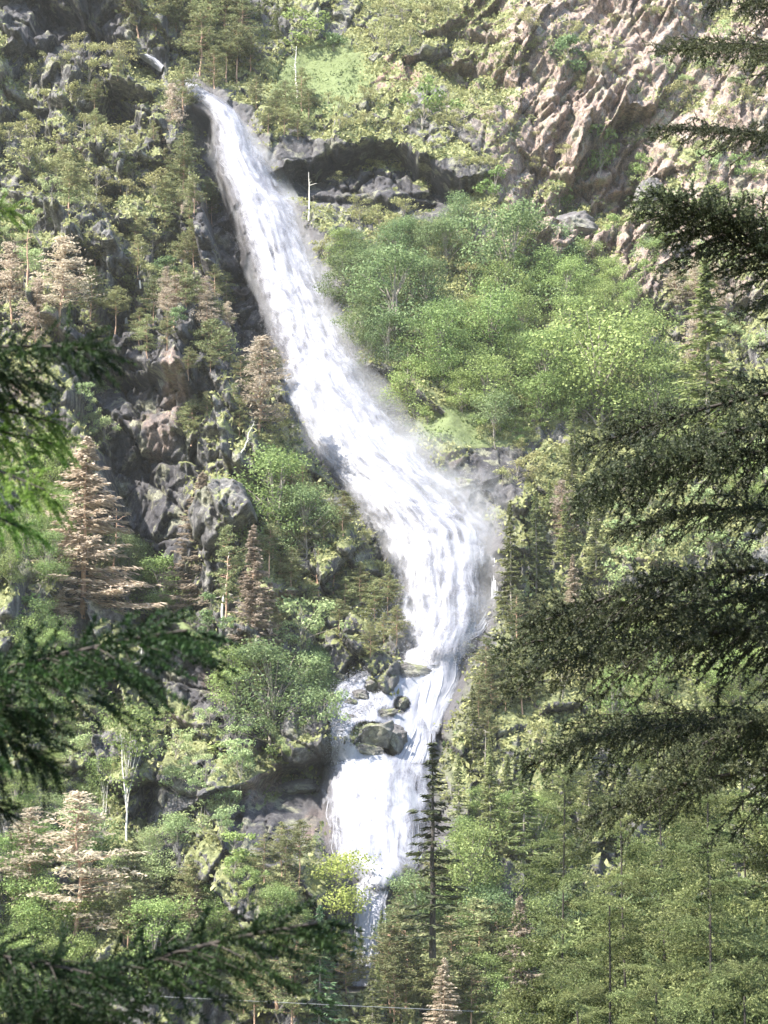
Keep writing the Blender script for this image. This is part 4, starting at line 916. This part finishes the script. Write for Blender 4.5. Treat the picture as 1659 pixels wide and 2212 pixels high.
SPR = [bough(200+i, L=1.0, needle=0.019, shoot=(0.08, 0.17), nw=0.0048, hang=0.5, fan=0.24, step=0.08, nn=100, sub=0.03, rax=0.009).build('bough', [M['bark_dark'], M['nearspruce']]) for i in range(4)]
SUNSPR = [bough(220+i, L=1.0, needle=0.017, shoot=(0.07, 0.13), nw=0.006, hang=0.6, fan=0.28, step=0.09, nn=80, sub=0.04, rax=0.008).build('bough', [M['bark_dark'], M['sunlitspruce']]) for i in range(2)]
def aim(o, A, B, roll, L0):
    A = Vector(A); B = Vector(B); d = B-A; L = d.length; x = d.normalized(); up = Vector((0, 0, 1)); y = up.cross(x)
    if y.length < 0.1: y = Vector((0, 1, 0))
    y.normalize(); z = x.cross(y); R = Matrix((x, y, z)).transposed().to_4x4() @ Matrix.Rotation(roll, 4, 'X'); s = L/L0
    o.matrix_local = Matrix.Translation(A) @ R @ Matrix.Diagonal((s, s, s, 1))
def near_tree(name, base, top_z, r, label, cat, bark_='bark_dark'):
    o = bpy.data.objects.new(name, None); COL.objects.link(o); o.location = base; o['label'] = label; o['category'] = cat
    g = Geo(); n = 10; zt = np.linspace(0, top_z-base[2], n); g.tube(np.column_stack([rng.normal(0, 0.03, n), rng.normal(0, 0.03, n), zt]), np.linspace(r, 0.012, n), 10)
    link('trunk', g.build('trunk', [M[bark_]], True), o); return o
def add_bough(tree, me, L0, A, B, roll=0.0):
    b = link('branch', me, tree); loc = tree.location; aim(b, Vector(A)-loc, Vector(B)-loc, roll, L0); return b
# right: a large fir whose trunk stands outside the frame and whose boughs reach in
fx = at(1900, 1100, 15.5); gz = ground_z(fx.x, 15.5)
big = near_tree('fir_tree', Vector((fx.x, 15.5, gz)), 9.5, 0.24, 'big dark fir at the right edge whose long boughs reach across the view', 'fir')
RB = [((1900,-150),(1510,-30),0.4),((1850,20),(1600,-30),0.4),((1850,180),(1430,60),0.05),((1900,360),(1425,240),0.05),((1900,690),(1395,378),0.15),((1880,760),(1400,420),0.5),((1900,640),(1450,400),0.6),
      ((1900,860),(1250,905),0.4),((1900,900),(1240,985),0.45),((1900,960),(1235,1035),0.3),((1900,1150),(1330,1100),0.1),
      ((1900,1290),(1140,1262),0.35),((1900,1330),(1080,1330),0.35),((1900,1370),(1100,1390),0.4),((1900,1440),(1240,1300),0.4),
      ((1900,1600),(1140,1590),0.35),((1900,1560),(1420,1590),0.5),((1900,1700),(1280,1680),0.4),((1900,1620),(1250,1540),0.2)]
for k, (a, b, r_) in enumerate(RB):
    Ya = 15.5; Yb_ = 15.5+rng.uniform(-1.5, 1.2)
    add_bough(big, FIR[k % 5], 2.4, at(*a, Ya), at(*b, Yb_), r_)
# bottom right: younger firs close together, their crowns filling the corner
YF = [(1420,1530,38,0.36,'tallest of the young firs crowding the lower right corner'), (1600,1430,42,0.36,'young fir rising at the right edge behind the big boughs'),
      (1215,1660,44,0.32,'leftmost young fir of the lower right crowd'), (1530,1830,31,0.36,'young fir low in front in the lower right corner'), (1310,1900,34,0.34,'young fir in front of the leftmost one at the bottom'),
      (1600,2080,27,0.34,'young fir in the very bottom right corner of the view'), (1250,2120,31,0.32,'young fir at the bottom edge left of the lowest one'),
      (1520,1650,34,0.32,'slender young fir between the tallest one and the right edge'), (1340,1720,36,0.32,'slender young fir left below the tallest one'),
      (1420,2060,28,0.36,'lowest young fir at the bottom between two taller ones'), (1150,2060,46,0.3,'small young fir at the left foot of the lower right crowd')]
for (u, v, Y, spread, lab) in YF:
    T = at(u, v, Y); gz = ground_z(T.x, Y); t = near_tree('fir_tree', Vector((T.x, Y, gz)), T.z-0.4, 0.05, lab, 'fir'); t['group'] = 'young firs in the lower right corner'
    z = T.z-0.15; k = 0; vis = at(u, 2330, Y).z
    while z > max(vis-0.5, gz+0.5) and k < 86:
        d = T.z-z
        for q in range(5):
            a = rng.uniform(0, 2*math.pi); L = min(2.9, 0.4+spread*d*0.95)*rng.uniform(0.7, 1.2); A = Vector((T.x, Y, z+rng.uniform(-0.1, 0.1)))
            add_bough(t, YFR[int(rng.integers(0, 5))], 2.4, A, A+Vector((math.cos(a)*L, math.sin(a)*L, rng.uniform(-0.3, 0.15)*L+0.12)), rng.uniform(-1.0, 1.0)); k += 1
        z -= 0.42
    # below the frame a few long boughs carry on down the stem
    z = min(z, vis-0.5)
    for q in range(12):
        zz = z-(z-gz-1)*q/12; a = q*2.4; L = 3.6; A = Vector((T.x, Y, zz)); add_bough(t, YFR[q % 5], 2.4, A, A+Vector((math.cos(a)*L, math.sin(a)*L, -0.3)), 0)
# left: a near spruce just outside the frame
fx = at(-420, 1100, 6.2); sp = near_tree('near_spruce', Vector((fx.x, 6.2, ground_z(0, 6.2)-0.2)), 3.2, 0.09, 'near spruce at the left edge with dark green drooping twigs across the view', 'spruce')
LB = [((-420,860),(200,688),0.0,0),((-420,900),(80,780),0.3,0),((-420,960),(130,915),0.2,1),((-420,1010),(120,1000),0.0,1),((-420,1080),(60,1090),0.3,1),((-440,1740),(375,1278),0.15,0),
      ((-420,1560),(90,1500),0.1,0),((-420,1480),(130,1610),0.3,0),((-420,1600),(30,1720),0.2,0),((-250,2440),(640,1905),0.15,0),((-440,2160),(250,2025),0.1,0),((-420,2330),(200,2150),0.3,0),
      ((-420,500),(22,415),0.2,1),((-420,900),(120,860),0.5,1)]  # last flag picks the boughs coloured as if sunlit
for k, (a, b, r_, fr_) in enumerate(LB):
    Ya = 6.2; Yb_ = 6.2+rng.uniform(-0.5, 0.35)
    add_bough(sp, SUNSPR[k % 2] if fr_ else SPR[k % 4], 1.0, at(*a, Ya), at(*b, Yb_), r_)

# ---------------------------------------------------------------- the thin cable across the valley
g = Geo(); t = np.linspace(0, 1, 40); A, B = at(-900, 2085, 150), at(2600, 2245, 150); P = np.outer(1-t, A)+np.outer(t, B); P[:, 2] -= 1.2*4*t*(1-t)*0.3
g.tube(P, np.full(40, 0.016), 6)
mc, nc_, Lc, oc = newmat('steel_cable'); dc = nc_.new('ShaderNodeBsdfPrincipled'); dc.inputs['Base Color'].default_value = (0.22,0.22,0.23,1); dc.inputs['Metallic'].default_value = 0.3; dc.inputs['Roughness'].default_value = 0.5; Lc.new(dc.outputs[0], oc.inputs[0])
link('cable', g.build('cable', [mc], True), label='thin pale steel cable stretched across the bottom of the view', category='cable')

# ---------------------------------------------------------------- valley air
def box(name, lo, hi, mat, **p):
    V = [(x, y, z) for x in (lo[0], hi[0]) for y in (lo[1], hi[1]) for z in (lo[2], hi[2])]
    link(name, mesh(name, V, Q=[(0,1,3,2),(4,6,7,5),(0,4,5,1),(2,3,7,6),(0,2,6,4),(1,5,7,3)], mats=[mat]), **p)
mh, nh, Lh, oh = newmat('valley_air'); vh = nh.new('ShaderNodeVolumePrincipled'); vh.inputs['Color'].default_value = (1,1,0.98,1); vh.inputs['Density'].default_value = 0.00006; Lh.new(vh.outputs[0], oh.inputs['Volume'])
box('haze', (-265, -122, -48), (265, 500, 238), mh, kind='stuff')
